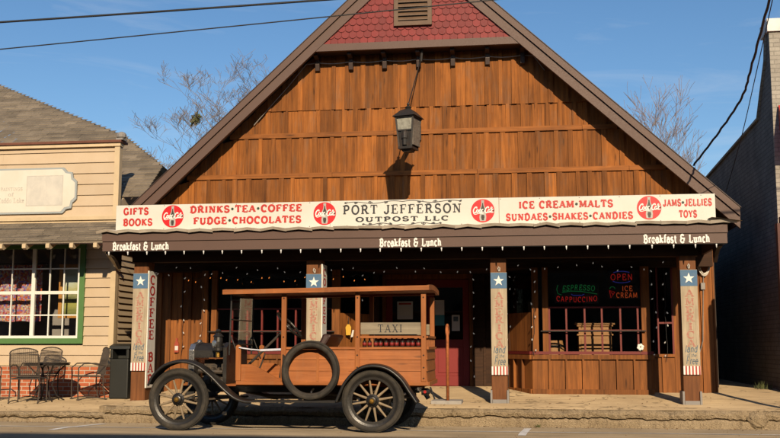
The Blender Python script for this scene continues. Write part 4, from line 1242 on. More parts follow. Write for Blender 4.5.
mb = MB(); mb.box(-13.5, -7.69, 17.37, 17.40, 2.985, 3.035); mb.build('awning_edge', 'trim2', aw)
for k in range(13):
    x = -7.83 - k * .462
    mb = MB(); mb.prism([(17.33, 2.915), (17.40, 2.89), (YL - .06, 3.33), (YL - .06, 3.43), (17.33, 2.99)], x - .035, x + .035, 'X')
    mb.build('rafter_tail', 'creamtrim', aw)
mb = MB(); mb.prism([(YL - .05, 2.55), (YL - .05, 2.65), (17.6, 2.98), (17.55, 2.92)], -7.80, -7.74, 'X'); mb.build('awning_brace', 'creamtrim', aw)
# main roof, hipped, behind the false front
def shop_roof():
    """front slope of the hipped shingle roof, laid course by course up to its outline"""
    m_ = MB(); k = .62; y0, z0 = 19.2, 4.4
    edge = SHOP_ROOF_EDGE          # (x, y) of the hip line from the eave corner up to the left
    def xmax(y):
        if y <= edge[0][1]: return edge[0][0] + (edge[0][1] - y) * .1
        for (xa, ya_), (xb, yb) in zip(edge, edge[1:]):
            if ya_ <= y <= yb: return xa + (xb - xa) * (y - ya_) / (yb - ya_)
        return edge[-1][0]
    y = 18.62
    while y < edge[-1][1]:
        e = y + .13; x1 = xmax(y + .06); x = -22 - rnd.uniform(0, .3)
        while x < x1 - .02:
            w = min(x + rnd.uniform(.25, .42), x1)
            zz = z0 + k * (y - y0); ze = z0 + k * (e + .03 - y0); j = rnd.uniform(.012, .022)
            m_.add([(x, y, zz + j), (w - .004, y, zz + j), (w - .004, e + .03, ze), (x, e + .03, ze), (x, y, zz - .005), (w - .004, y, zz - .005)], [(0, 1, 2, 3), (0, 4, 5, 1)])
            x = w
        y = e
    top = [(x, y_, z0 + k * (y_ - y0)) for x, y_ in edge]
    for p, q in zip(top, top[1:]):   # hidden far slope falling away behind the hip line
        m_.add([(p[0], p[1], p[2]), (q[0], q[1], q[2]), (q[0] + .2, q[1] + 7, q[2] - 1.5), (p[0] + .2, p[1] + 7, p[2] - 1.2)], [(0, 1, 2, 3)])
    m_.build('roof', 'greyroof', shop)
SHOP_ROOF_EDGE = [(-7.58, 19.99), (-9.16, 21.68), (-11.68, 23.49), (-14.54, 25.6), (-19.32, 29.05)]
shop_roof()

pq = thing('wall_plaque', 'notched white wall plaque with faded lettering and faint square picture on cream clapboards', 'sign', (-9.7, YL - .04, 3.68))
def plaque_pts(x0, x1, z0, z1, n):
    a = .10; r = .13
    pts = []
    for cx, cz, s, q in ((x1, z1, 1, 0), (x0, z1, -1, 1), (x0, z0, -1, 2), (x1, z0, 1, 3)):
        sz = 1 if q < 2 else -1
        p = [(cx, cz - sz * (a + r + .05)), (cx - s * .05, cz - sz * (a + r)), (cx - s * (a - .02), cz - sz * (a + r - .02)), (cx - s * a, cz - sz * a), (cx - s * (a + r - .02), cz - sz * (a - .02)), (cx - s * (a + r), cz - sz * .05), (cx - s * (a + r + .05), cz)]
        pts += p if q in (0, 2) else p[::-1]
    return pts
x0, x1, z0, z1 = -10.72, -8.70, 3.69, 4.60
mb = MB(); mb.prism(plaque_pts(x0, x1, z0, z1, 0), YL - .075, YL - .035); mb.build('edge', 'plaqueedge', pq)
mb = MB(); mb.prism(plaque_pts(x0 + .035, x1 - .035, z0 + .035, z1 - .035, 0), YL - .079, YL - .075); mb.build('face', 'plaque', pq)
mb = MB()
text_front(mb, 'PAINTINGS', -10.28, -9.82, 4.16, 4.22, YL - .079, None, .1, True, .17)
text_front(mb, 'of', -10.12, -10.0, 4.05, 4.12, YL - .079, None, .05, True, .15)
text_front(mb, 'Caddo Lake', -10.33, -9.78, 3.92, 4.01, YL - .079, None, .06, True, .15)
for a, b, c, d in ((-9.74, -8.98, 4.43, 4.445), (-9.74, -8.98, 3.845, 3.86), (-9.74, -9.725, 3.86, 4.43), (-8.995, -8.98, 3.86, 4.43)): mb.box(a, b, YL - .081, YL - .079, c, d)
mb.build('lettering', 'plaqueink', pq)

def faint_mat():
    m, n, l, bs = new_mat('faded picture')
    a = noise(n, l, coords(n, l, (1, 1, .6)), 5, 7, 0.7, .5)
    l.new(ramp(n, l, a, [(.35, (.62, .58, .5)), (.7, (.48, .46, .41))]), bs.inputs['Base Color'])
    return m
M['faint'] = faint_mat()
mb = MB(); mb.box(-9.725, -8.995, YL - .0805, YL - .0792, 3.86, 4.43); mb.build('picture', 'faint', pq)

# in the shop window
t = thing('hanging_quilt', 'red and violet patchwork quilt hung inside the shop window', 'quilt', (-10.1, YL + .35, 1.6))
mb = MB()
for i in range(40):
    x = -11.0 + i * .0375
    mb.v += [(x, YL + .35 + .012 * math.sin(i * .9), 1.60 + .01 * math.sin(i * .5)), (x, YL + .35 + .012 * math.sin(i * .9 + .4), 2.72)]
mb.f += [(2 * i, 2 * i + 2, 2 * i + 3, 2 * i + 1) for i in range(39)]
mb.build('cloth', 'quilt', t, fix=False)
mb = MB(); mb.tube([(-11.1, YL + .35, 2.74), (-9.45, YL + .35, 2.74)], .015, 8); mb.build('rod', 'iron', t)
t = thing('framed_painting', 'green and yellow landscape painting in a gold frame inside the shop window', 'painting', (-8.85, YL + .3, 1.7))
mb = MB()
a, b, c, d = -9.16, -8.42, 1.66, 2.72
mb.box(a, b, YL + .28, YL + .33, c, c + .07); mb.box(a, b, YL + .28, YL + .33, d - .07, d); mb.box(a, a + .07, YL + .281, YL + .33, c + .07, d - .07); mb.box(b - .07, b, YL + .281, YL + .33, c + .07, d - .07)
mb.build('frame', 'gold', t, bevel=.006)
mb = MB(); mb.box(a + .07, b - .07, YL + .30, YL + .31, c + .07, d - .07); mb.build('canvas', 'landscape', t)

# ------------------------------------------------------------------ patio furniture
def chair_parts(root):
    mb = MB(); r = .012
    for s in (-1, 1):
        x = s * .25
        mb.tube([(x, -.24, 0), (x, -.25, .22), (x, -.245, .43)], r, 6)
        mb.tube([(x, .25, 0), (x, .20, .22), (x, .20, .43), (x, .27, .70), (x * .96, .30, .84)], r, 6)
        mb.tube([(x, -.27, .01), (x, -.1, .04), (x, .1, .04), (x, .28, .01)], r * .8, 6)
        mb.tube([(x, -.245, .43), (x * 1.06, -.25, .58), (x * 1.08, -.16, .655), (x * 1.08, .05, .66), (x, .24, .62)], r, 6)
    mb.build('frame', 'chairiron', root, local=True)
    mb = MB()
    mb.tube([(-.25, -.245, .43), (.25, -.245, .43), (.25, .2, .42), (-.25, .2, .42)], .011, 6, True)
    for k in range(1, 22):
        x = -.25 + .5 * k / 22; mb.tube([(x, -.245, .43), (x, 0, .418), (x, .2, .42)], .0042, 4)
        y = -.245 + .445 * k / 22; mb.tube([(-.25, y, .428), (.25, y, .428)], .0042, 4)
    mb.build('mesh_seat', 'chairiron', root, local=True)
    mb = MB()
    top = [(.25 * math.sin(a) if abs(math.sin(a)) < 1 else .25, .30, .86 + .09 * math.cos(a)) for a in [math.pi / 2 * (i / 5 - 1) for i in range(11)]]
    mb.tube([(-.24, .30, .84)] + top + [(.24, .30, .84)], .011, 6)
    mb.tube([(-.25, .205, .46), (.25, .205, .46)], .009, 6)
    for k in range(1, 24):
        x = -.25 + .5 * k / 24; zt = .86 + .09 * math.sqrt(max(0, 1 - (x / .25) ** 2))
        mb.tube([(x, .205, .46), (x, .27, .70), (x, .30, zt)], .0042, 4)
    for k in range(1, 24):
        z = .46 + .42 * k / 24; y = .205 + .095 * min(1, (z - .46) / .38); mb.tube([(-.25, y, z), (.25, y, z)], .0042, 4)
    mb.build('mesh_back', 'chairiron', root, local=True)
CH = [((-8.70, 16.75), 190, 'iron mesh chair with its back to the road nearest the kerb'),
      ((-9.0, 17.75), -12, 'iron mesh chair facing the road close under the green window sill'),
      ((-8.02, 17.7), -52, 'iron mesh chair turned toward the table beside the cream corner board'),
      ((-9.72, 17.0), 100, 'iron mesh chair cut off by the picture edge at the far end')]
ch0 = None
for (x, y), a, lab in CH:
    if ch0 is None:
        ch0 = thing('patio_chair', lab, 'chair', (x, y, left_z(y) + .003), 'iron mesh patio chairs', R(a)); chair_parts(ch0); c = ch0
    else:
        c = copy_tree(ch0); c.location = (x, y, left_z(y) + .003); c.rotation_euler = (0, 0, R(a)); c['label'] = lab
t = thing('patio_table', 'small round black iron table between the mesh chairs', 'table', (-8.62, 17.25, left_z(17.25)))
mb = MB(); mb.lathe((-8.62, 17.25, .80), (0, 0, 1), [(.40, 0), (.41, .01), (.40, .022)], 32); mb.build('table_top', 'iron', t)
mb = MB(); mb.tube([(-8.62 + .39 * math.cos(a), 17.25 + .39 * math.sin(a), .785) for a in [k * math.pi / 12 for k in range(24)]], .01, 6, True); mb.build('apron_ring', 'iron', t)
for k in range(4):
    a = R(45 + 90 * k); c, s = math.cos(a), math.sin(a)
    mb = MB(); mb.tube([(-8.62 + c * .36, 17.25 + s * .36, .80), (-8.62 + c * .18, 17.25 + s * .18, .62), (-8.62 + c * .10, 17.25 + s * .10, .42), (-8.62 + c * .2, 17.25 + s * .2, .22), (-8.62 + c * .34, 17.25 + s * .34, .142)], .012, 6); mb.build('leg', 'iron', t)
t = thing('trash_can', 'dark upright litter bin with hooded opening in the gap between the buildings', 'litter bin', (-7.5, 18.0, left_z(18)))
mb = MB(); mb.box(-7.69, -7.33, 17.85, 18.2, .15, .88); mb.build('body', 'binplastic', t, bevel=.02)
mb = MB(); mb.box(-7.69, -7.64, 17.85, 18.2, .88, 1.06); mb.box(-7.38, -7.33, 17.85, 18.2, .88, 1.06); mb.box(-7.64, -7.38, 18.1, 18.2, .88, 1.06)
mb.prism([(17.83, 1.06), (18.22, 1.06), (18.2, 1.13), (18.02, 1.16), (17.85, 1.12)], -7.71, -7.31, 'X'); mb.build('hood', 'binplastic', t, bevel=.012)

# ------------------------------------------------------------------ grey brick building on the right
gb = thing('brick_building', 'tall grey painted brick building with stepped white-capped parapet beside the alley', 'building', (8, 22, .1))
XB = 4.30
prof = [(17.9, .0), (17.9, 6.62), (18.02, 6.6), (18.15, 6.15), (18.5, 5.75), (18.9, 5.27), (19.4, 5.25), (24.4, 5.08), (34, 4.9), (34, 0)]
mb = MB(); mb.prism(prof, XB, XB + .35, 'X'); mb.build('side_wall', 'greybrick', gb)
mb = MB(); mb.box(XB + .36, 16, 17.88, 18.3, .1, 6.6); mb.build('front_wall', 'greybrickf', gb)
mb = MB(); mb.box(XB + .002, XB + .358, 17.84, 17.9, 3.0, 6.6); mb.build('corner_pier', 'greybrickf', gb)
mb = MB(); mb.box(XB - .03, 16, 17.8, 18.35, 6.62, 6.85); mb.build('coping', 'coping', gb)
mb = MB()
for i in range(2, len(prof) - 2):
    a, b = prof[i], prof[i + 1]
    mb.bar((XB + .17, a[0], a[1] + .02), (XB + .17, b[0], b[1] + .02), .42, .045)
mb.build('wall_cap', 'greybrickf', gb)
mb = MB(); mb.prism([(17.2, 4.55), (17.8, 5.28), (17.8, 4.85), (17.25, 4.5)], XB + .09, 16, 'X'); mb.build('red_awning', 'redmetal', gb)
mb = MB(); mb.prism([(15.45, 2.93), (17.86, 3.1), (17.86, 3.2), (15.45, 3.02)], 4.25, 16, 'X'); mb.build('porch_roof', 'redmetal', gb)
mb = MB(); mb.box(3.70, 3.80, 15.40, 15.52, walk_z(15.4) - .01, 2.93); mb.build('porch_post', 'greypost', gb)
mb = MB(); mb.bar((3.75, 15.46, 2.98), (16, 15.46, 2.98), .09, .1); mb.build('porch_beam', 'greypost', gb)
mb = MB(); mb.box(XB + .4, 16, 33.8, 34, 0, 4.9); mb.box(15.8, 16, 18.3, 33.8, 0, 4.9); mb.build('rear_wall', 'greybrickf', gb)

# plain block across the street (behind the viewer); its roof line throws the strip of shade on the near lane
ob = thing('street_block', 'plain brick building across the street facing the storefront', 'building', (-6, -13, 0))
mb = MB(); mb.box(-30, 16, -18, -8.1, -.3, 9.45); mb.build('wall', 'tanbrick', ob)
mb = MB(); mb.box(-30.1, 16.1, -18.1, -8.0, 9.45, 9.62); mb.build('coping', 'coping', ob)
for k in range(11):
    x = -28 + k * 4.1
    for z in (1.0, 4.6):
        mb = MB(); mb.box(x, x + 1.7, -8.12, -8.06, z, z + 2.1); mb.build('window', 'black', ob)

# ------------------------------------------------------------------ neon signs, things in the bay window
def neon(name, lab, texts, loc):
    t = thing(name, lab, 'neon sign', loc)
    for nm, mat, strokes in texts:
        mb = MB()
        for pts in strokes: mb.tube(pts, .0055, 6)
        mb.build(nm, mat, t)
    return t
def nt(text, x0, x1, z0, z1, y, slant=0, curve=0):
    st, _, wd = layout(text, .12, False, .1, slant)
    out = []
    for w, pts in st:
        out.append([(x0 + p[0] / wd * (x1 - x0), y, z0 + p[1] * (z1 - z0) + curve * (2 * p[0] / wd - 1) ** 2) for p in pts])
    return out
YN = 17.65
def nframe(t, x0, x1, z0, z1):
    mb = MB(); mb.box(x0, x1, YN + .03, YN + .04, z0, z1); mb.build('backing', 'black', t)
t = neon('neon_sign', 'neon sign with green ESPRESSO above red CAPPUCCINO', [
    ('upper_tube', 'neongreen', nt('ESPRESSO', .60, 1.16, 2.08, 2.17, YN, .15, -.02) + [[(.60, YN, 2.04), (.75, YN, 2.065), (.95, YN, 2.055), (1.20, YN, 2.01)], [(.53, YN, 2.17), (.51, YN, 2.10), (.53, YN, 2.02), (.59, YN, 2.0)]]),
    ('lower_tube', 'neonred', nt('CAPPUCCINO', .50, 1.20, 1.875, 1.96, YN, 0, .02)),
    ('cup_tube', 'neonblue', [[(.76, YN, 2.01), (.79, YN, 1.99), (.94, YN, 1.99), (.98, YN, 2.01)]])], (.86, YN, 1.85))
nframe(t, .47, 1.23, 1.85, 2.20)
t = neon('neon_sign', 'neon sign reading OPEN in red inside a blue oval', [
    ('letter_tube', 'neonred', nt('OPEN', 1.43, 1.81, 2.25, 2.35, YN)),
    ('oval_tube', 'neonblue', [[(1.62 + .21 * math.cos(R(a)), YN, 2.30 + .10 * math.sin(R(a))) for a in range(50, 135, 8)], [(1.62 + .21 * math.cos(R(a)), YN, 2.30 + .10 * math.sin(R(a))) for a in range(225, 315, 8)]])], (1.6, YN, 2.1))
nframe(t, 1.40, 1.84, 2.185, 2.42)
t = neon('neon_sign', 'neon sign reading ICE CREAM in orange below the OPEN sign', [
    ('letter_tube', 'neonorange', nt('ICE', 1.62, 1.80, 2.06, 2.145, YN) + nt('CREAM', 1.52, 1.88, 1.945, 2.03, YN)),
    ('cone_tube', 'neonred', [[(1.41, YN, 2.07), (1.43, YN, 1.945), (1.50, YN, 2.04), (1.41, YN, 2.07), (1.47, YN, 2.0)]]),
    ('scoop_tube', 'neongreen', [[(1.46 + .045 * math.cos(R(a)), YN, 2.09 + .045 * math.sin(R(a))) for a in range(10, 171, 20)]])], (1.6, YN, 1.92))
nframe(t, 1.38, 1.92, 1.925, 2.165)

t = thing('wooden_cabinet', 'pale wooden cabinet with moulded top standing inside the bay window', 'cabinet', (1.17, 18.3, .385))
mb = MB(); mb.box(.89, 1.46, 18.1, 18.5, .385, 1.46); mb.build('body', 'cabinet', t, bevel=.01)
mb = MB(); mb.box(.83, 1.52, 18.04, 18.55, 1.49, 1.53); mb.box(.86, 1.49, 18.07, 18.52, 1.46, 1.49); mb.box(.86, 1.49, 18.07, 18.52, 1.30, 1.33); mb.build('top', 'cabinet', t, bevel=.008)
mb = MB(); mb.box(.93, 1.42, 18.084, 18.1, .45, 1.25); mb.build('door', 'cabinet', t, bevel=.006)
t = thing('barrel', 'small wooden barrel beside the cabinet inside the bay window', 'barrel', (.45, 18.2, .385))
mb = MB(); mb.lathe((.45, 18.2, .385), (0, 0, 1), [(.16, 0), (.19, .2), (.205, .42), (.19, .66), (.16, .83)], 20); mb.build('staves', 'cabinet', t)
mb = MB()
for z, r in ((.45, .184), (.65, .2), (.93, .2), (1.1, .184)): mb.lathe((.45, 18.2, z), (0, 0, 1), [(r, 0), (r + .006, .0), (r + .006, .035), (r, .035)], 20)
mb.build('hoop', 'iron', t)
t = thing('white_flower', 'white paper flower standing on the sill at the right end of the bay window', 'flower', (1.88, YB - .06, 1.0))
mb = MB(); mb.tube([(1.88, YB - .05, 1.0), (1.885, YB - .06, 1.08)], .006, 5); mb.build('stem', 'weed', t)
mb = MB()
for k in range(6):
    a = R(60 * k + 15); mb.ball((1.885 + .035 * math.cos(a), YB - .07, 1.10 + .035 * math.sin(a)), .026, 8, 5, (1, .4, 1))
mb.build('petal', 'letterwhite', t)
# notices on doors and walls
def notice(lab, x0, x1, z0, z1, y, mat, bands=()):
    t = thing('notice', lab, 'notice', ((x0 + x1) / 2, y, z0), None)
    mb = MB(); mb.box(x0, x1, y - .004, y, z0, z1); mb.build('sheet', mat, t)
    for a, b, c, d, m in bands:
        mb = MB(); mb.box(x0 + (x1 - x0) * a, x0 + (x1 - x0) * b, y - .006, y - .004, z0 + (z1 - z0) * c, z0 + (z1 - z0) * d); mb.build('band', m, t)
    return t
YG = YD - .026
notice('white paper with red heading on the red door glass behind the taxi', -2.46, -2.16, 1.62, 1.96, YG, 'paper', [(.1, .9, .82, .92, 'stripered'), (.1, .9, .2, .7, 'plaque')])
notice('white sheet with teal lower half on the right-hand red door', -1.74, -1.56, 1.50, 1.98, YG, 'bluepaper', [(.0, 1, .42, 1, 'paper')])
notice('small white card with blue round mark on the red door rail', -1.42, -1.27, 1.40, 1.70, YG, 'paper', [(.2, .8, .6, .9, 'scriptblue')])
t = thing('wall_thermometer', 'orange red bottle shaped thermometer plate on the planks beside the taxi radiator', 'thermometer', (-6.40, YP - .06, 1.0))
mb = MB(); mb.prism([(-6.40 + sx * w, z) for sx, rows in ((-1, [(.04, 1.0), (.045, 1.08), (.04, 1.16), (.018, 1.21), (.018, 1.26)]), (1, [(.018, 1.26), (.018, 1.21), (.04, 1.16), (.045, 1.08), (.04, 1.0)])) for w, z in rows], YP - .085, YP - .06); mb.build('plate', 'orangepaint', t)
mb = MB(); mb.box(-6.43, -6.37, YP - .088, YP - .085, 1.04, 1.12); mb.build('label', 'paper', t)
t = thing('hanging_tag', 'yellow tag with a white slip hanging on the bay boards seen through the taxi', 'tag', (-3.16, YB + .05, 1.3))
dx = (-2.80 + 3.30, 18.45 - YB)
mb = MB(); mb.prism([(-3.20, 1.31), (-3.12, 1.31), (-3.11, 1.45), (-3.14, 1.50), (-3.18, 1.50), (-3.21, 1.45)], YB + .06, YB + .075); mb.build('card', 'yellow', t)
mb = MB(); mb.prism([(-3.12, 1.27), (-3.08, 1.28), (-3.06, 1.40), (-3.09, 1.40)], YB + .08, YB + .085); mb.build('slip', 'paper', t)
mb = MB(); mb.tube([(-3.16, YB + .068, 1.5), (-3.16, YB + .068, 1.62)], .006, 6); mb.build('string', 'iron', t)

# ------------------------------------------------------------------ cable coil and conduit at the right end
t = thing('cable_coil', 'coil of white cable hung high on the end boards', 'cable', (3.03, YP - .1, 2.35))
mb = MB()
for k in range(5):
    cx, cz, r1, r2 = 3.03 + rnd.uniform(-.012, .012), 2.53 + rnd.uniform(-.02, .02), .10 + rnd.uniform(-.015, .015), .19 + rnd.uniform(-.02, .02)
    mb.tube([(cx + r1 * math.cos(a), YP - .09 - k * .006, cz + r2 * math.sin(a)) for a in [j * math.pi / 14 for j in range(28)]], .008, 6, True)
mb.build('loop', 'whitecable', t)
mb = MB(); mb.tube([(3.02, YP - .08, 2.35), (3.0, YP - .07, 1.9), (2.97, YP - .07, 1.2), (2.84, YP - .07, .78)], .007, 6); mb.build('loose_end', 'greycable', t)
t = thing('junction_box', 'small pale electric box on the end boards below the cable coil', 'electric box', (3.0, YP - .07, 2.08))
mb = MB(); mb.box(2.965, 3.04, YP - .10, YP - .04, 2.08, 2.2); mb.build('box', 'greycable', t, bevel=.006)
mb = MB(); mb.box(2.97, 3.035, YP - .104, YP - .10, 2.085, 2.195); mb.build('lid', 'greycable', t)

mb = MB(); rg = random.Random(77)
def grit(x, y, z, r):
    a = rg.uniform(0, 3.1); h = r * rg.uniform(.4, .9)
    p = [(x + r * rg.uniform(.6, 1) * math.cos(a + k * 1.257), y + r * rg.uniform(.6, 1) * math.sin(a + k * 1.257), z - .002) for k in range(5)]
    mb.add(p + [(x + rg.uniform(-.3, .3) * r, y, z + h)], [(k, (k + 1) % 5, 5) for k in range(5)])
for _ in range(900):
    x = rg.uniform(-11, 4.5); t = rg.random()
    if t < .6: y = 14.9 - abs(rg.gauss(0, .22)); z = road_z(y)
    elif t < .8: y = rg.uniform(12.6, 14.9); z = road_z(y)
    else: y = rg.uniform(15.05, 17.3); z = walk_z(y) if x > -6.5 else left_z(y)
    grit(x, y, z, rg.choice((.006, .008, .011, .016, .022)))
g_ = mb.build('gravel', 'dirt', local=True); g_['kind'] = 'stuff'
mb = MB()
for _ in range(220):
    x = rg.uniform(-11, 4.5); y = rg.choice((14.86 - abs(rg.gauss(0, .1)), rg.uniform(15.1, 17.4))); z = (road_z(y) if y < 14.95 else (walk_z(y) if x > -6.5 else left_z(y))) + .006
    a = rg.uniform(0, 6.28); r = rg.uniform(.014, .03); c, q = math.cos(a) * r, math.sin(a) * r
    mb.add([(x + c, y + q, z + rg.uniform(0, .012)), (x - q * .5, y + c * .5, z + rg.uniform(0, .014)), (x - c, y - q, z), (x + q * .5, y - c * .5, z + rg.uniform(0, .014))], [(0, 1, 2, 3)])
g_ = mb.build('leaf_litter', 'leaf', local=True, fix=False); g_['kind'] = 'stuff'
for lab, cx, cy in (('small tuft of weeds at the foot of the grey brick wall', 4.1, 18.6), ('small tuft of weeds in the kerb crack beside the parking line', .12, 14.9)):
    t = thing('weed_tuft', lab, 'weeds', (cx, cy, .1)); mb = MB()
    zz = walk_z(cy) if cy > 15 else road_z(cy)
    for _ in range(60 if cy > 15 else 26):
        a = rg.uniform(0, 6.28); r = rg.uniform(.0, .16 if cy > 15 else .05); h = rg.uniform(.04, .16 if cy > 15 else .06); x, y = cx + r * math.cos(a), cy + r * math.sin(a)
        mb.add([(x - .006, y, zz), (x + .006, y, zz), (x + rg.uniform(-.05, .05), y + rg.uniform(-.04, .04), zz + h)], [(0, 1, 2)])
    mb.build('blades', 'weed', t, fix=False)

# hoop stand near the red doors
t = thing('steel_hoop', 'rusty orange steel hoop stand on a pale base plate by the red doors', 'bike rack', (-1.27, 16.0, walk_z(16)))
z0 = walk_z(16.0)
mb = MB(); mb.tube([(-1.259, 15.86, z0 + .05), (-1.259, 15.86, 1.28)] + [(-1.27, 16.0 - .14 * math.cos(a), 1.33 + .12 * math.sin(a)) for a in [i * math.pi / 8 for i in range(9)]] + [(-1.281, 16.14, 1.28), (-1.281, 16.14, z0 + .05)], .024, 8); mb.build('hoop', 'rust', t, smooth=True)
mb = MB(); mb.box(-1.52, -1.04, 15.78, 16.22, z0 - .01, z0 + .05); mb.build('base_plate', 'palegrey', t, bevel=.008)
t = thing('concrete_lump', 'broken rounded lump of kerb concrete', 'rubble', (3.2, 14.9, -.05))
mb = MB(); mb.ball((3.2, 14.945, .075), .135, 11, 8, (1.1, .6, 1.0))
rr = random.Random(4)
mb.v = [(a + rr.uniform(-.02, .02), b + rr.uniform(-.015, .015), max(-.07, c + rr.uniform(-.02, .02))) for a, b, c in mb.v]
mb.build('lump', 'kerb', t)

# ------------------------------------------------------------------ string lights
def strand(lab, pts, bulbs, mat='bulb', r=.011, up=False):
    p0 = pts[0]
    t = thing('string_light', lab, 'string lights', (p0[0], p0[1], min(p[2] for p in pts)), 'string lights on the porch')
    mb = MB(); mb.tube(pts, .004, 5); mb.build('cord', 'cable', t)
    first = None
    for b in bulbs:
        if first is None:
            mb = MB(); mb.ball((0, 0, 0), r, 8, 6, (1, 1, 1.5)); mb.lathe((0, 0, r * 1.2), (0, 0, 1), [(r * .5, 0), (r * .5, r)], 6)
            first = mb.build('bulb', mat, t, local=True); o = first
        else:
            o = first.copy(); COL.objects.link(o); o.parent = t
        o.location = Vector(b) - t.location
        o.rotation_euler = (rnd.uniform(-.5, .5), rnd.uniform(-.9, .9), 0)
def vstrand(lab, x, y, z0, z1, n):
    pts = [(x + rnd.uniform(-.02, .02), y, z1 + (z0 - z1) * k / 12) for k in range(13)]
    bl = [(x + rnd.choice((-.03, .03)), y - .02, z1 + (z0 - z1) * (k + .5) / n + rnd.uniform(-.03, .03)) for k in range(n)]
    strand(lab, pts, bl)
vstrand('light strand down the planks left of the taxi radiator', -6.3, YP - .07, .95, 2.5, 6)
vstrand('light strand down the corner post of the bay above the taxi bonnet', -5.80, YB - .08, .95, 2.5, 7)
vstrand('light strand on the entry boards seen over the taxi side', -3.0, 18.0, .9, 2.5, 7)
vstrand('light strand down the frame right of the red doors', -1.03, YD - .12, .45, 2.5, 8)
vstrand('light strand behind the post nearest the red doors', -.34, 18.3, .9, 2.5, 7)
vstrand('light strand down the first post of the neon-lit bay window', .10, YB - .08, .95, 2.5, 8)
vstrand('light strand on the dark boards between bay window and end post', 2.17, YP - .08, .85, 2.5, 7)
vstrand('light strand down the narrow window beside the end post', 2.36, YP - .08, .85, 2.5, 7)
pts = [(-6.7 + 9.2 * k / 60, 16.5, 2.52 - .05 * abs(math.sin(k * .78))) for k in range(61)]
strand('long sagging light string across the porch just behind the posts', pts, [(-6.6 + 9.0 * k / 38 + rnd.uniform(-.09, .09), 16.48, 2.46 - rnd.uniform(0, .14)) for k in range(39)], 'bulb', .0085)
pts = [(-6.0 + 3.3 * k / 30, 17.1, 2.36 - .06 * abs(math.sin(k * .9))) for k in range(31)]
strand('short string of orange bulbs under the porch ceiling above the taxi', pts, [(-5.95 + 3.2 * k / 17 + rnd.uniform(-.06, .06), 17.08, 2.33 - rnd.uniform(0, .1)) for k in range(18)], 'bulborange', .008)
t = thing('string_light', 'row of white bulb clips along the lower edge of the brown porch fascia', 'string lights', (-1.9, 15.6, 2.6), 'string lights on the porch')
mb = MB(); mb.tube([(-6.9, 15.615, 2.658), (3.0, 15.615, 2.658)], .006, 5); mb.build('cord', 'cable', t)
mb = MB(); mb.box(-.010, .010, -.008, .008, -.01, .015); mb.lathe((0, 0, -.01), (0, 0, -1), [(.007, 0), (.009, .015), (.003, .034)], 8)
first = mb.build('bulb_clip', 'clipwhite', t, local=True)
for k in range(31):
    o = first if k == 0 else first.copy()
    if k: COL.objects.link(o); o.parent = t
    o.location = Vector((-6.8 + k * .322 + rnd.uniform(-.01, .01), 15.60, 2.64)) - t.location

# ------------------------------------------------------------------ overhead lines
def line(lab, a, b, sag, r, n=24, wob=0, name='power_line'):
    a = Vector(a); b = Vector(b); mb = MB()
    pts = []
    for i in range(n + 1):
        t = i / n; p = a.lerp(b, t); p.z -= sag * 4 * t * (1 - t)
        if wob: p.x += wob * math.sin(i * 2.4); p.z += wob * .6 * math.cos(i * 1.7)
        pts.append(p)
    mb.tube(pts, r, 6)
    o = mb.build(name, 'cable')
    return tag(o, lab, 'power line', 'overhead lines')
line('upper thick overhead line crossing above the cream shop and over the gable', (-22, 13, 5.6), (9, 13, 6.22), .16, .016)
line('lower thin overhead line crossing above the cream shop and in front of the gable vent', (-22, 13, 4.62), (9, 13, 6.3), .08, .009)
def drop(lab, pts, r, wob):
    sp = smooth3([(pts[0][0] * 2 - pts[1][0], pts[0][1] * 2 - pts[1][1], pts[0][2] * 2 - pts[1][2])] + pts, 10)
    if wob: sp = [(x + wob * math.sin(i * 1.9), y, z + wob * .6 * math.cos(i * 1.3)) for i, (x, y, z) in enumerate(sp)]
    mb = MB(); mb.tube(sp, r, 6)
    return tag(mb.build('power_line', 'cable'), lab, 'power line', 'overhead lines')
def smooth3(pts, n):
    out = []
    for i in range(len(pts) - 1):
        p0, p1, p2, p3 = pts[max(i - 1, 0)], pts[i], pts[i + 1], pts[min(i + 2, len(pts) - 1)]
        for j in range(n):
            t = j / n
            out.append(tuple(.5 * (2 * p1[q] + (p2[q] - p0[q]) * t + (2 * p0[q] - 5 * p1[q] + 4 * p2[q] - p3[q]) * t * t + (3 * p1[q] - p0[q] - 3 * p2[q] + p3[q]) * t ** 3) for q in (0, 1, 2)))
    return out + [pts[-1]]
drop('thick twisted service cable dropping to the right-hand roof slope', [(3.16, 13.0, 5.55), (3.34, 15.0, 5.2), (3.4, 16.0, 5.0), (3.28, 17.3, 4.73), (3.03, 18.45, 4.37)], .018, .006)
drop('thin line dropping beside the twisted service cable', [(3.2, 13.0, 5.55), (3.43, 15.0, 5.2), (3.58, 17.0, 4.57), (3.68, 19.0, 3.95)], .007, 0)

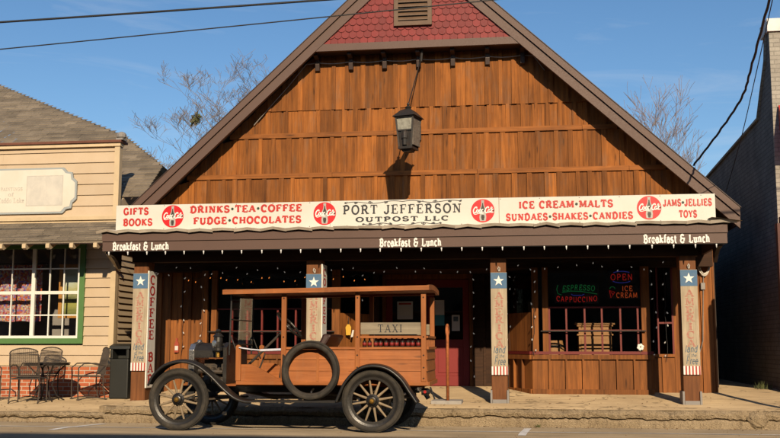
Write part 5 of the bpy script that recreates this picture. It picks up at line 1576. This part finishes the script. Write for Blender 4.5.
# ------------------------------------------------------------------ trees
def tree(lab, base, h, spread, seed, mat, levels=5, lean=0.0, upright=.5, trunk=.22, group='bare winter trees', clump=None, sw=0.62):
    rr = random.Random(seed)
    root = thing('bare_tree', lab, 'tree', base, group)
    tm = MB(); bm_ = MB()
    def grow(p, d, L, r, lev):
        n = 4; pts = [p]; rs = [r]; q = Vector(p); dd = Vector(d)
        for i in range(n):
            dd = (dd + Vector((rr.gauss(0, .13), rr.gauss(0, .13), rr.gauss(.03, .09)))).normalized()
            q = q + dd * L / n; pts.append(q.copy()); rs.append(max(r * (1 - .5 * (i + 1) / n), .0065))
        (tm if lev == 0 else bm_).tube(pts, rs, 6 if lev < 2 else (4 if lev < 3 else 3), caps=False)
        if lev >= levels: return
        k = rr.randint(5, 7) if lev == 0 else rr.randint(3, 5)
        for j in range(k):
            t = rr.uniform(.35, 1) if lev else .35 + .65 * (j + .5) / k
            idx = min(n - 1, int(t * n)); f = t * n - idx
            pp = pts[idx].lerp(pts[idx + 1], min(f, 1))
            az = rr.uniform(0, 6.283)
            side = Vector((math.cos(az), math.sin(az), 0)) * spread
            nd = (dd * upright + side + Vector((0, 0, upright * .55))).normalized()
            grow(pp, nd, L * rr.uniform(.48, .72) * (sw / .62), rs[idx] * .55, lev + 1)
    grow(Vector(base), Vector((lean, 0, 1)).normalized(), h * .55, trunk, 0)
    tm.build('trunk', mat, root, smooth=True)
    bm_.build('crown', mat, root, smooth=True)
    if clump:
        c = MB()
        for _ in range(110):
            u = Vector((rr.gauss(0, 1), rr.gauss(0, 1), rr.gauss(0, 1))).normalized() * clump[1] * (.25 + abs(rr.gauss(0, .55)))
            p = Vector(clump[0]) + u; s = .07
            a, b = Vector((rr.gauss(0, s), rr.gauss(0, s), rr.gauss(0, s))), Vector((rr.gauss(0, s), rr.gauss(0, s), rr.gauss(0, s)))
            c.add([p - a, p + b, p + a, p - b], [(0, 1, 2, 3)])
        c.build('mistletoe', 'mistletoe', root, fix=False)
tree('bare tree with a green mistletoe clump rising left of the gable', (-14.4, 45, .1), 12.3, .8, 21, 'bark', 6, -.02, .55, .2, clump=((-15.5, 45, 11.8), .24))
tree('bare grey tree close against the left roof slope', (-11.6, 46, .1), 12.6, .8, 8, 'bark', 6, -.05, .6, .2)
tree('low bare tree over the cream shop roof end', (-18.3, 47, .1), 10.2, .9, 5, 'bark', 6, .03, .5, .16)
tree('bare reddish tree with upswept twigs behind the right roof slope', (5.7, 45, .1), 10.4, .55, 33, 'barkred', 5, -.02, .75, .16)
tree('smaller bare tree behind the right-hand eave', (8.4, 48, .1), 8.6, .6, 14, 'barkred', 5, -.05, .6, .14)

# ------------------------------------------------------------------ antique wooden taxi
tx = thing('wooden_taxi', 'antique open sided taxi truck with orange wooden body, black wings and tall spoked wheels', 'taxi', (-3.3, 13.82, 0))
FX, RX = -4.655, -2.02
YN_, YF_ = 13.1, 14.54
BN, BF = 13.22, 14.42

def wheel(x, y, z, side):
    """side -1: outer face toward the road."""
    rw = random.Random(int(x * 10 + y))
    a0 = rw.uniform(0, 30)
    mb = MB()
    for k in range(12):
        a = R(a0 + 30 * k); d = Vector((math.cos(a), 0, math.sin(a)))
        p = Vector((x, y, z))
        mb.tube([p + d * .07, p + d * .15, p + d * .275], [.019, .016, .0125], 8)
    w = mb.build('wheel', 'spoke', tx)
    mb = MB()
    prof = []
    for k in range(20):
        t = 2 * math.pi * k / 20; prof.append((.366 + .046 * math.cos(t), .046 * math.sin(t)))
    mb.lathe((x, y, z), (0, 1, 0), prof, 56, True)
    for k in range(7):    # tread ribs
        h = -.03 + k * .01
        mb.lathe((x, y, z), (0, 1, 0), [(.400, h), (.4145 - abs(k - 3) * .0025, h), (.4145 - abs(k - 3) * .0025, h + .006), (.400, h + .006)], 56, True)
    for s in (-1, 1): mb.lathe((x, y, z), (0, 1, 0), [(.385, s * .040), (.388, s * .0445), (.393, s * .0395)], 56, True)
    mb.build('tyre', 'tyre', w, smooth=True)
    mb = MB(); mb.lathe((x, y, z), (0, 1, 0), [(.272, -.028), (.305, -.03), (.335, -.040), (.335, .040), (.305, .03), (.272, .028)], 56, True); mb.build('rim', 'enamel', w)
    mb = MB(); mb.lathe((x, y, z), (0, side, 0), [(.085, -.04), (.085, .03), (.06, .045), (.052, .075), (.04, .08)], 20)
    for k in range(6):
        a = R(a0 + 15 + 60 * k); mb.lathe((x + .068 * math.cos(a), y + side * .03, z + .068 * math.sin(a)), (0, side, 0), [(.009, 0), (.009, .016)], 6)
    mb.build('hub', 'enamel', w)
    mb = MB(); mb.lathe((x, y, z), (0, side, 0), [(.034, .078), (.034, .10), (.022, .112), (.001, .114)], 12); mb.build('hub_cap', 'brass', w)
ZW = .413
wheel(FX, YN_, ZW, -1); wheel(RX, YN_, ZW, -1); wheel(FX, YF_, ZW - .03, 1); wheel(RX, YF_, ZW - .03, 1)

def smooth2(pts, n=6):
    out = []
    for i in range(len(pts) - 1):
        p0, p1, p2, p3 = pts[max(i - 1, 0)], pts[i], pts[i + 1], pts[min(i + 2, len(pts) - 1)]
        for j in range(n):
            t = j / n
            out.append(tuple(.5 * (2 * p1[q] + (p2[q] - p0[q]) * t + (2 * p0[q] - 5 * p1[q] + 4 * p2[q] - p3[q]) * t * t + (3 * p1[q] - p0[q] - 3 * p2[q] + p3[q]) * t ** 3) for q in (0, 1)))
    return out + [pts[-1]]
def sweep(mb, prof, ya, yb, crown=.02, th=.008, lip=.03):
    """wing: side profile (x,z) swept across y with a rounded crown and turned-down lips."""
    sec = [(ya, -lip), (ya, 0)] + [(ya + (yb - ya) * k / 6, crown * math.sin(math.pi * k / 6)) for k in range(1, 6)] + [(yb, 0), (yb, -lip)]
    n = len(sec); k = len(prof)
    base = len(mb.v)
    for i, (x, z) in enumerate(prof):
        a, b = prof[max(i - 1, 0)], prof[min(i + 1, k - 1)]
        t = Vector((b[0] - a[0], b[1] - a[1])).normalized(); nx, nz = -t.y, t.x
        for y, o in sec: mb.v.append((x + nx * o, y, z + nz * o))
    for i in range(k - 1):
        for j in range(n - 1):
            a = base + i * n + j; mb.f.append((a, a + n, a + n + 1, a + 1))
front = smooth2([(-5.06, .60), (-4.99, .74), (-4.84, .87), (-4.62, .925), (-4.40, .885), (-4.20, .75), (-4.02, .58), (-3.86, .455), (-3.72, .405), (-3.62, .40)])
rear = smooth2([(-2.50, .40), (-2.46, .50), (-2.38, .66), (-2.22, .82), (-2.03, .875), (-1.82, .84), (-1.64, .71), (-1.52, .54), (-1.42, .395)])
for ya, yb, dz in ((12.98, 13.24, 0), (14.40, 14.66, -.02)):
    for nm, pr in (('front_wing', front), ('rear_wing', rear)):
        mb = MB(); sweep(mb, [(x, z + dz) for x, z in pr], ya, yb)
        o = mb.build(nm, 'enamel', tx, smooth=True, fix=False)
        so = o.modifiers.new('thickness', 'SOLIDIFY'); so.thickness = .006
    mb = MB(); mb.box(-3.66, -2.48, ya + .02, yb + .02, .385 + dz, .405 + dz)
    for k in range(9): mb.box(-3.62, -2.52, ya + .04 + k * .024, ya + .05 + k * .024, .405 + dz, .409 + dz)
    mb.build('running_board', 'enamel', tx, bevel=.004)
# chassis
mb = MB()
for y in (13.47, 14.17): mb.box(-4.75, -1.45, y - .03, y + .03, .50, .58)
for x in (-4.68, -4.0, -3.0, -1.5): mb.box(x - .03, x + .03, 13.5, 14.14, .50, .575)
mb.build('chassis_rail', 'enamel', tx)
mb = MB(); mb.tube([(FX, 13.14, ZW), (FX, 13.3, .37), (FX, 14.3, .35), (FX, 14.5, ZW - .03)], .025, 8); mb.tube([(FX + .12, 13.2, .40), (FX + .12, 14.44, .38)], .012, 6)
mb.tube([(FX, 13.3, .38), (-3.9, 13.8, .42), (FX, 14.3, .36)], .014, 6); mb.build('front_axle', 'engine', tx)
mb = MB(); mb.tube([(RX, 13.14, ZW), (RX, 13.6, ZW), (RX, 13.72, ZW)], [.04, .05, .10], 10); mb.tube([(RX, 13.92, ZW - .01), (RX, 14.04, ZW - .01), (RX, 14.5, ZW - .03)], [.10, .05, .04], 10)
mb.ball((RX, 13.82, ZW), .15, 12, 8); mb.tube([(RX, 13.82, ZW), (-3.2, 13.82, .5)], .03, 8); mb.build('rear_axle', 'engine', tx)
mb = MB(); mb.tube([(-4.3, 13.9, .55), (-3.7, 14.05, .42), (-2.9, 14.05, .42)], .022, 8); mb.tube([(-2.9, 14.05, .42), (-2.4, 14.05, .42)], .06, 10); mb.tube([(-2.4, 14.05, .42), (-1.6, 14.05, .42)], .022, 8); mb.build('exhaust', 'engine', tx)
for x in (FX, RX):
    mb = MB()
    for k in range(4):
        pts = [(x, 13.82 + s * (.52 - k * .1), .52 + (.06 if x == RX else .04) * (1 - (abs(s)) ** 2) + k * .012) for s in [q / 5 - 1 for q in range(11)]]
        for i in range(10): mb.bar(pts[i], pts[i + 1], .045, .009)
    mb.build('leaf_spring', 'engine', tx)
# engine, bonnet, radiator, dash
mb = MB(); mb.box(-4.52, -4.2, 13.66, 13.98, .56, .84); mb.box(-4.5, -4.22, 13.68, 13.96, .84, .93)
for k in range(4): mb.lathe((-4.52 + k * .085, 13.60, .80), (0, -1, 0), [(.03, -.06), (.03, 0), (.018, .03)], 8)
mb.tube([(-4.55, 13.58, .78), (-4.2, 13.58, .76)], .03, 8); mb.tube([(-4.3, 13.58, .7), (-4.1, 13.56, .58), (-3.95, 13.56, .52)], .025, 8)
mb.lathe((-4.42, 13.56, .66), (0, 0, 1), [(.05, -.06), (.06, 0), (.04, .06)], 10); mb.box(-4.34, -4.24, 13.52, 13.62, .60, .70)
mb.build('engine_block', 'engine', tx)
mb = MB()
sec = [(13.50, .98), (13.505, 1.06), (13.55, 1.12), (13.65, 1.155), (13.82, 1.165), (13.99, 1.155), (14.09, 1.12), (14.135, 1.06), (14.14, .98)]
sec2 = sec + [(y, z - .02) for y, z in reversed(sec)]
mb.prism(sec2, -4.585, -4.12, 'X')
mb.build('bonnet', 'enamel', tx)
mb = MB()
for k in range(3): mb.prism([(y - (.004 if y < 13.82 else -.004), z + .004) for y, z in sec] + [(y, z) for y, z in reversed(sec)], -4.575 + k * .21, -4.55 + k * .21, 'X')
mb.build('bonnet_strap', 'enamel', tx)
mb = MB(); mb.prism([(13.48, .56), (14.16, .56), (14.16, 1.07), (14.08, 1.15), (13.82, 1.185), (13.56, 1.15), (13.48, 1.07)], -4.665, -4.585, 'X')
rad = mb.build('radiator', 'nickel', tx, bevel=.012)
mb = MB(); mb.box(-4.671, -4.665, 13.55, 14.09, .64, 1.07); mb.build('core', 'enamel', rad)
mb = MB(); mb.lathe((-4.625, 13.82, 1.18), (0, 0, 1), [(.03, 0), (.035, .01), (.025, .025), (.012, .03)], 10); mb.build('filler_cap', 'nickel', rad)
mb = MB(); mb.prism([(13.32, .60), (14.32, .60), (14.32, 1.10), (14.2, 1.17), (13.44, 1.17), (13.32, 1.10)], -4.12, -4.07, 'X'); mb.build('dash', 'enamel', tx)
mb = MB(); mb.tube([(-4.82, 13.9, .56), (-4.86, 13.9, .5), (-4.86, 13.82, .46)], .012, 6); mb.build('crank', 'engine', tx)
for y, dz in ((13.34, 0),):
    mb = MB(); c = (-4.2, y, 1.06)
    mb.lathe(c, (0, 0, 1), [(.05, -.02), (.075, .0), (.075, .03), (.06, .05), (.065, .12), (.06, .18), (.075, .19), (.05, .22), (.03, .24), (.045, .26), (.02, .29)], 14)
    mb.tube([(-4.2, y, 1.2), (-4.1, y + (.06 if y < 13.8 else -.06), 1.1)], .012, 6)
    lamp = mb.build('cowl_lamp', 'enamel', tx)
    mb = MB(); mb.lathe((-4.2, y, 1.15), (-.6, -1 if y < 13.8 else 1, 0), [(.045, .05), (.05, .075), (.03, .085)], 14); mb.build('lens', 'nickel', lamp)
    mb = MB(); mb.tube([(-4.2, y, 1.04), (-4.2, y, .97)], .03, 8); mb.build('font', 'brass', lamp)
# wooden body
def side(y, s):
    """one side of the body: s=-1 faces the road"""
    o = lambda d: (y + s * d if s < 0 else y + s * d)
    a, b = sorted((y, y - s * .02))
    mb = MB()
    for z0, z1 in ((.655, .788), (.793, .938), (.943, 1.075)):
        f = y + s * .010
        mb.add([(-3.27, f, z0), (-1.35, f, z0), (-1.35, y, z1), (-3.27, y, z1), (-3.27, y - s * .02, z0), (-1.35, y - s * .02, z0), (-1.35, y - s * .02, z1), (-3.27, y - s * .02, z1)],
               [(0, 1, 2, 3), (4, 7, 6, 5), (0, 4, 5, 1), (1, 5, 6, 2), (2, 6, 7, 3), (3, 7, 4, 0)])
    mb.build('side_boards', 'ply', tx)
    mb = MB()
    def bb(x0, x1, z0, z1, d0, d1): mb.box(x0, x1, *sorted((y + s * d0, y + s * d1)), z0, z1)
    bb(-3.90, -1.30, .605, .655, .022, -.03)
    bb(-3.215, -1.395, 1.077, 1.108, .026, -.03)
    mb.build('body_rail', 'ply', tx, bevel=.004)
    for x, w, z0, z1 in ((-3.25, .066, .657, 1.815), (-2.245, .062, .657, 1.835), (-1.362, .066, .657, 1.815)):
        mb = MB(); mb.box(x - w / 2, x + w / 2, *sorted((y + s * .03, y - s * .025)), z0, z1); mb.build('body_post', 'plyz', tx, bevel=.006)
    mb = MB(); mb.box(-2.80, -2.765, *sorted((y + s * .016, y - s * .01)), .657, 1.075); mb.build('batten', 'plyz', tx)
    mb = MB(); mb.prism([(-3.91, .657), (-3.84, .657), (-3.84, 1.12), (-3.88, 1.14), (-3.91, 1.12)], *sorted((y + s * .02, y - s * .02))); mb.build('cowl_post', 'plyz', tx, bevel=.005)
    mb = MB(); mb.prism([(-3.838, .657), (-3.285, .657), (-3.285, .675), (-3.33, .69), (-3.62, .845), (-3.70, .875), (-3.838, .875)], *sorted((y, y - s * .02))); mb.build('quarter_panel', 'ply', tx)
    # gallery rails with spindles at the rear bay
    mb = MB(); mb.box(-2.21, -1.398, *sorted((y + s * .012, y - s * .02)), 1.225, 1.255)
    mb.box(-2.21, -1.398, *sorted((y - s * .02, y - s * .12)), 1.085, 1.106)
    mb.build('gallery_rail', 'ply', tx)
    mb = MB(); mb.bar((-3.30, y - s * .01, .70), (-3.24, y + s * .035, 1.0), .018, .03); mb.build('door_strap', 'engine', tx)
side(BN, -1); side(BF, 1)
# lap rows at the back
mb = MB()
for z0, z1 in ((.655, .788), (.793, .938), (.943, 1.075)):
    mb.add([(-1.315, BN, z0), (-1.315, BF, z0), (-1.327, BF, z1), (-1.327, BN, z1), (-1.35, BN, z0), (-1.35, BF, z0), (-1.35, BF, z1), (-1.35, BN, z1)], [(0, 1, 2, 3), (0, 4, 5, 1), (1, 5, 6, 2), (2, 6, 7, 3), (3, 7, 4, 0), (4, 7, 6, 5)])
mb.build('tail_board', 'ply', tx)
mb = MB(); mb.box(-1.36, -1.30, BN + .03, BF - .03, 1.077, 1.11); mb.box(-1.36, -1.31, BN + .03, BF - .03, 1.225, 1.255); mb.box(-1.37, -1.29, BN + .01, BF - .01, .60, .653)
for k in range(14): mb.box(-1.335, -1.32, BN + .08 + k * .08, BN + .1 + k * .08, 1.11, 1.225)
mb.build('tail_rail', 'ply', tx)
mb = MB(); mb.box(-4.06, -1.36, BN + .03, BF - .03, .585, .61); mb.build('floor', 'ply', tx)
# roof: crowned across, slight sweep along
mb = MB(); n = 12; st = 16
def rzz(x): 
    t = (x + 4.06) / 2.80
    return 1.868 + .040 * t
top = []
for i in range(st + 1):
    x = -4.06 + 2.77 * i / st
    for j in range(n + 1):
        y = 13.10 + 1.44 * j / n; c = .035 * (1 - (2 * j / n - 1) ** 2)
        top.append((x, y, rzz(x) + c))
b0 = len(top)
mb.v = top + [(x, y, z - .03) for x, y, z in top]
w = n + 1
for i in range(st):
    for j in range(n):
        a = i * w + j; mb.f += [(a, a + w, a + w + 1, a + 1), (b0 + a, b0 + a + 1, b0 + a + w + 1, b0 + a + w)]
for i in range(st):
    for j in (0, n):
        a = i * w + j; mb.f.append((a, a + w, b0 + a + w, b0 + a))
for j in range(n):
    for i in (0, st):
        a = i * w + j; mb.f.append((a, a + 1, b0 + a + 1, b0 + a))
mb.build('roof', 'ply', tx, smooth=False)
mb = MB()
for y0, y1 in ((13.085, 13.135), (14.505, 14.555)):
    for i in range(8):
        x0_, x1_ = -4.075 + 2.80 * i / 8, -4.075 + 2.80 * (i + 1) / 8
        mb.add([(x0_, y0, rzz(x0_) - .055), (x1_, y0, rzz(x1_) - .055), (x1_, y1, rzz(x1_) - .055), (x0_, y1, rzz(x0_) - .055), (x0_, y0, rzz(x0_) + .006), (x1_, y0, rzz(x1_) + .006), (x1_, y1, rzz(x1_) + .006), (x0_, y1, rzz(x0_) + .006)],
               [(0, 3, 2, 1), (4, 5, 6, 7), (0, 1, 5, 4), (2, 3, 7, 6)] + ([(3, 0, 4, 7)] if i == 0 else []) + ([(1, 2, 6, 5)] if i == 7 else []))
for xa, xb in ((-4.075, -4.03), (-1.31, -1.275)):
    for j in range(n):
        y0 = 13.136 + 1.368 * j / n; y1 = 13.136 + 1.368 * (j + 1) / n
        c0, c1 = [.035 * (1 - ((y - 13.10) / .72 - 1) ** 2) for y in (y0, y1)]
        z0 = rzz(xa) - .06
        mb.add([(xa, y0, z0 + c0), (xb, y0, z0 + c0), (xb, y1, z0 + c1), (xa, y1, z0 + c1), (xa, y0, z0 + c0 + .068), (xb, y0, z0 + c0 + .068), (xb, y1, z0 + c1 + .068), (xa, y1, z0 + c1 + .068)],
               [(0, 3, 2, 1), (4, 5, 6, 7), (1, 2, 6, 5), (3, 0, 4, 7)] + ([(0, 1, 5, 4)] if j == 0 else []) + ([(2, 3, 7, 6)] if j == n - 1 else []))
mb.build('roof_rim', 'ply', tx)
# windscreen
mb = MB()
for y in (13.27, 14.37): mb.tube([(-4.02, y, 1.0), (-4.0, y, 1.83)], .013, 8); mb.tube([(-3.88, y, .95), (-4.0, y, 1.25)], .009, 6)
for z in (1.14, 1.48, 1.82): mb.tube([(-4.01, 13.27, z), (-4.01, 14.37, z)], .01, 6)
ws = mb.build('windscreen', 'enamel', tx)
mb = MB(); mb.add([(-4.012, 13.285, 1.15), (-4.012, 14.355, 1.15), (-4.0, 14.355, 1.82), (-4.0, 13.285, 1.82)], [(0, 1, 2, 3)]); mb.build('pane', 'glass', ws, fix=False)
# steering, levers, seats
c = Vector((-3.27, 13.6, 1.41)); ax = Vector((.72, 0, .69)).normalized(); u = Vector((0, 1, 0)); v = ax.cross(u)
mb = MB(); mb.tube([c + (u * math.cos(a) + v * math.sin(a)) * .225 for a in [k * math.pi / 16 for k in range(32)]], .016, 8, True)
for k in range(4):
    a = math.pi / 4 + k * math.pi / 2; mb.tube([c - ax * .03, c + (u * math.cos(a) + v * math.sin(a)) * .2], .009, 6)
mb.lathe(c, ax, [(.03, -.06), (.04, -.02), (.03, .0)], 12)
sw = mb.build('steering_wheel', 'enamel', tx)
mb = MB(); mb.tube([c - ax * .02, c - ax * .95], .018, 8); mb.tube([c - ax * .18 + u * -.16, c - ax * .18 + u * .16], .007, 6); mb.build('steering_column', 'engine', sw)
mb = MB(); mb.tube([(-3.72, 13.42, .62), (-3.60, 13.42, .9), (-3.56, 13.42, 1.02)], .012, 6); mb.build('brake_lever', 'engine', tx)
mb = MB(); mb.box(-3.22, -2.78, 13.27, 14.37, .61, .92); mb.build('seat_box', 'plyz', tx)
mb = MB(); mb.box(-3.28, -2.80, 13.28, 14.36, .92, 1.05); mb.build('seat_cushion', 'leather', tx, bevel=.035)
mb = MB()
mb.add([(-2.86, 13.30, 1.0), (-2.86, 14.34, 1.0), (-2.78, 14.34, 1.0), (-2.78, 13.30, 1.0), (-2.74, 13.34, 1.29), (-2.74, 14.30, 1.29), (-2.62, 14.30, 1.27), (-2.62, 13.34, 1.27)], [(0, 3, 2, 1), (4, 5, 6, 7), (0, 1, 5, 4), (1, 2, 6, 5), (2, 3, 7, 6), (3, 0, 4, 7)])
mb.build('seat_back', 'leather', tx, bevel=.03)
mb = MB(); mb.box(-2.1, -1.45, 13.30, 13.62, .61, .98); mb.box(-2.1, -1.45, 14.02, 14.34, .61, .98); mb.build('bench', 'plyz', tx)
mb = MB(); mb.tube([(-3.86, 13.185, 1.10), (-3.7, 13.18, 1.075), (-3.5, 13.18, 1.06), (-3.28, 13.185, 1.075)], .010, 6); mb.tube([(-3.56, 13.178, 1.062), (-3.28, 13.182, 1.072)], .018, 6); mb.build('ribbon', 'ribbon', tx)
# taxi boards
for y, s in ((BN - .012, -1), (BF + .012, 1)):
    a, b = sorted((y, y - s * .016))
    mb = MB(); mb.box(-2.205, -1.40, a, b, 1.275, 1.43); tb = mb.build('taxi_board', 'taxiboard', tx, bevel=.003)
    st_, _, wd = layout('TAXI', .16, True, .13); sx = .33 / wd
    mb = MB()
    if s < 0: write_strokes(mb, st_, lambda u_, v_, d: (-1.975 + u_ * sx, y - d, 1.302 + v_ * .10), 0, .002)
    else: write_strokes(mb, st_, lambda u_, v_, d: (-1.645 - u_ * sx, y + d, 1.302 + v_ * .10), 0, .002)
    mb.build('lettering', 'signblack', tb)
for s_, yy in ((-1, BN + .075),):
    b0_ = None
    for k in range(11):
        if b0_ is None:
            b0_ = thing('soda_bottle', 'small dark glass bottle with a red band in the row under the TAXI board', 'bottle', (-2.16, yy, 1.107), 'row of bottles under the taxi board')
            mb = MB(); mb.lathe((0, 0, 0), (0, 0, 1), [(.026, 0), (.028, .01), (.028, .068), (.012, .09), (.011, .108)], 12); mb.build('glass_body', 'bottleglass', b0_, local=True, smooth=True)
            mb = MB(); mb.lathe((0, 0, 0), (0, 0, 1), [(.0288, .02), (.0288, .06)], 12); mb.build('band', 'door', b0_, local=True, smooth=True)
            mb = MB(); mb.lathe((0, 0, 0), (0, 0, 1), [(.013, .106), (.013, .116), (.010, .118)], 10); mb.build('bottle_cap', 'door', b0_, local=True)
            o = b0_
        else:
            o = copy_tree(b0_)
        o.location = (-2.165 + k * .0725 + rnd.uniform(-.008, .008), yy + rnd.uniform(-.01, .01), 1.107)
# dark bolt heads along the posts
bt_ = None
for x in (-3.25, -2.245, -1.362):
    for z in (.70, .84, 1.0, 1.24, 1.76):
        if bt_ is None:
            mb = MB(); mb.lathe((0, 0, 0), (0, -1, 0), [(.011, 0), (.011, .003), (.006, .008)], 8); bt_ = mb.build('bolt', 'enamel', tx, local=True); o = bt_
        else:
            o = bt_.copy(); COL.objects.link(o)
        o.location = Vector((x, BN - .03, z)) - tx.location
# spare tyre on the near side, tail lamp
mb = MB(); prof = []
for k in range(20):
    t = 2 * math.pi * k / 20; prof.append((.346 + .048 * math.cos(t), .050 * math.sin(t)))
mb.lathe((-2.855, 13.10, .80), (0, 1, 0), prof, 56, True)
for s in (-1, 1):
    for r in (.324, .363, .372): mb.lathe((-2.855, 13.10, .80), (0, 1, 0), [(r, s * .044), (r + .003, s * .0505), (r + .007, s * .043)], 56, True)
sp = mb.build('spare_tyre', 'tyre', tx, smooth=True)
mb = MB(); mb.tube([(-2.855, 13.12, .41), (-2.855, 13.16, .52), (-2.855, 13.3, .55)], .014, 6); mb.tube([(-3.05, 13.12, .48), (-2.66, 13.12, .48)], .009, 6); mb.build('tyre_bracket', 'enamel', sp)
mb = MB(); mb.tube([(-1.40, 13.4, .60), (-1.38, 13.4, .55), (-1.30, 13.4, .53)], .011, 6); mb.lathe((-1.36, 13.38, .52), (1, 0, 0), [(.045, -.05), (.05, 0), (.05, .03), (.03, .06)], 12); mb.tube([(-1.30, 13.44, .58), (-1.24, 13.44, .42)], .012, 6)
tl = mb.build('tail_lamp', 'enamel', tx)
mb = MB(); mb.lathe((-1.36, 13.38, .52), (0, -1, 0), [(.02, .04), (.02, .055)], 10); mb.build('lens', 'tail', tl)
mb = MB(); mb.lathe((-1.44, 13.42, .56), (0, -1, 0), [(.03, 0), (.03, .05)], 10); mb.build('lamp_bracket', 'nickel', tl)
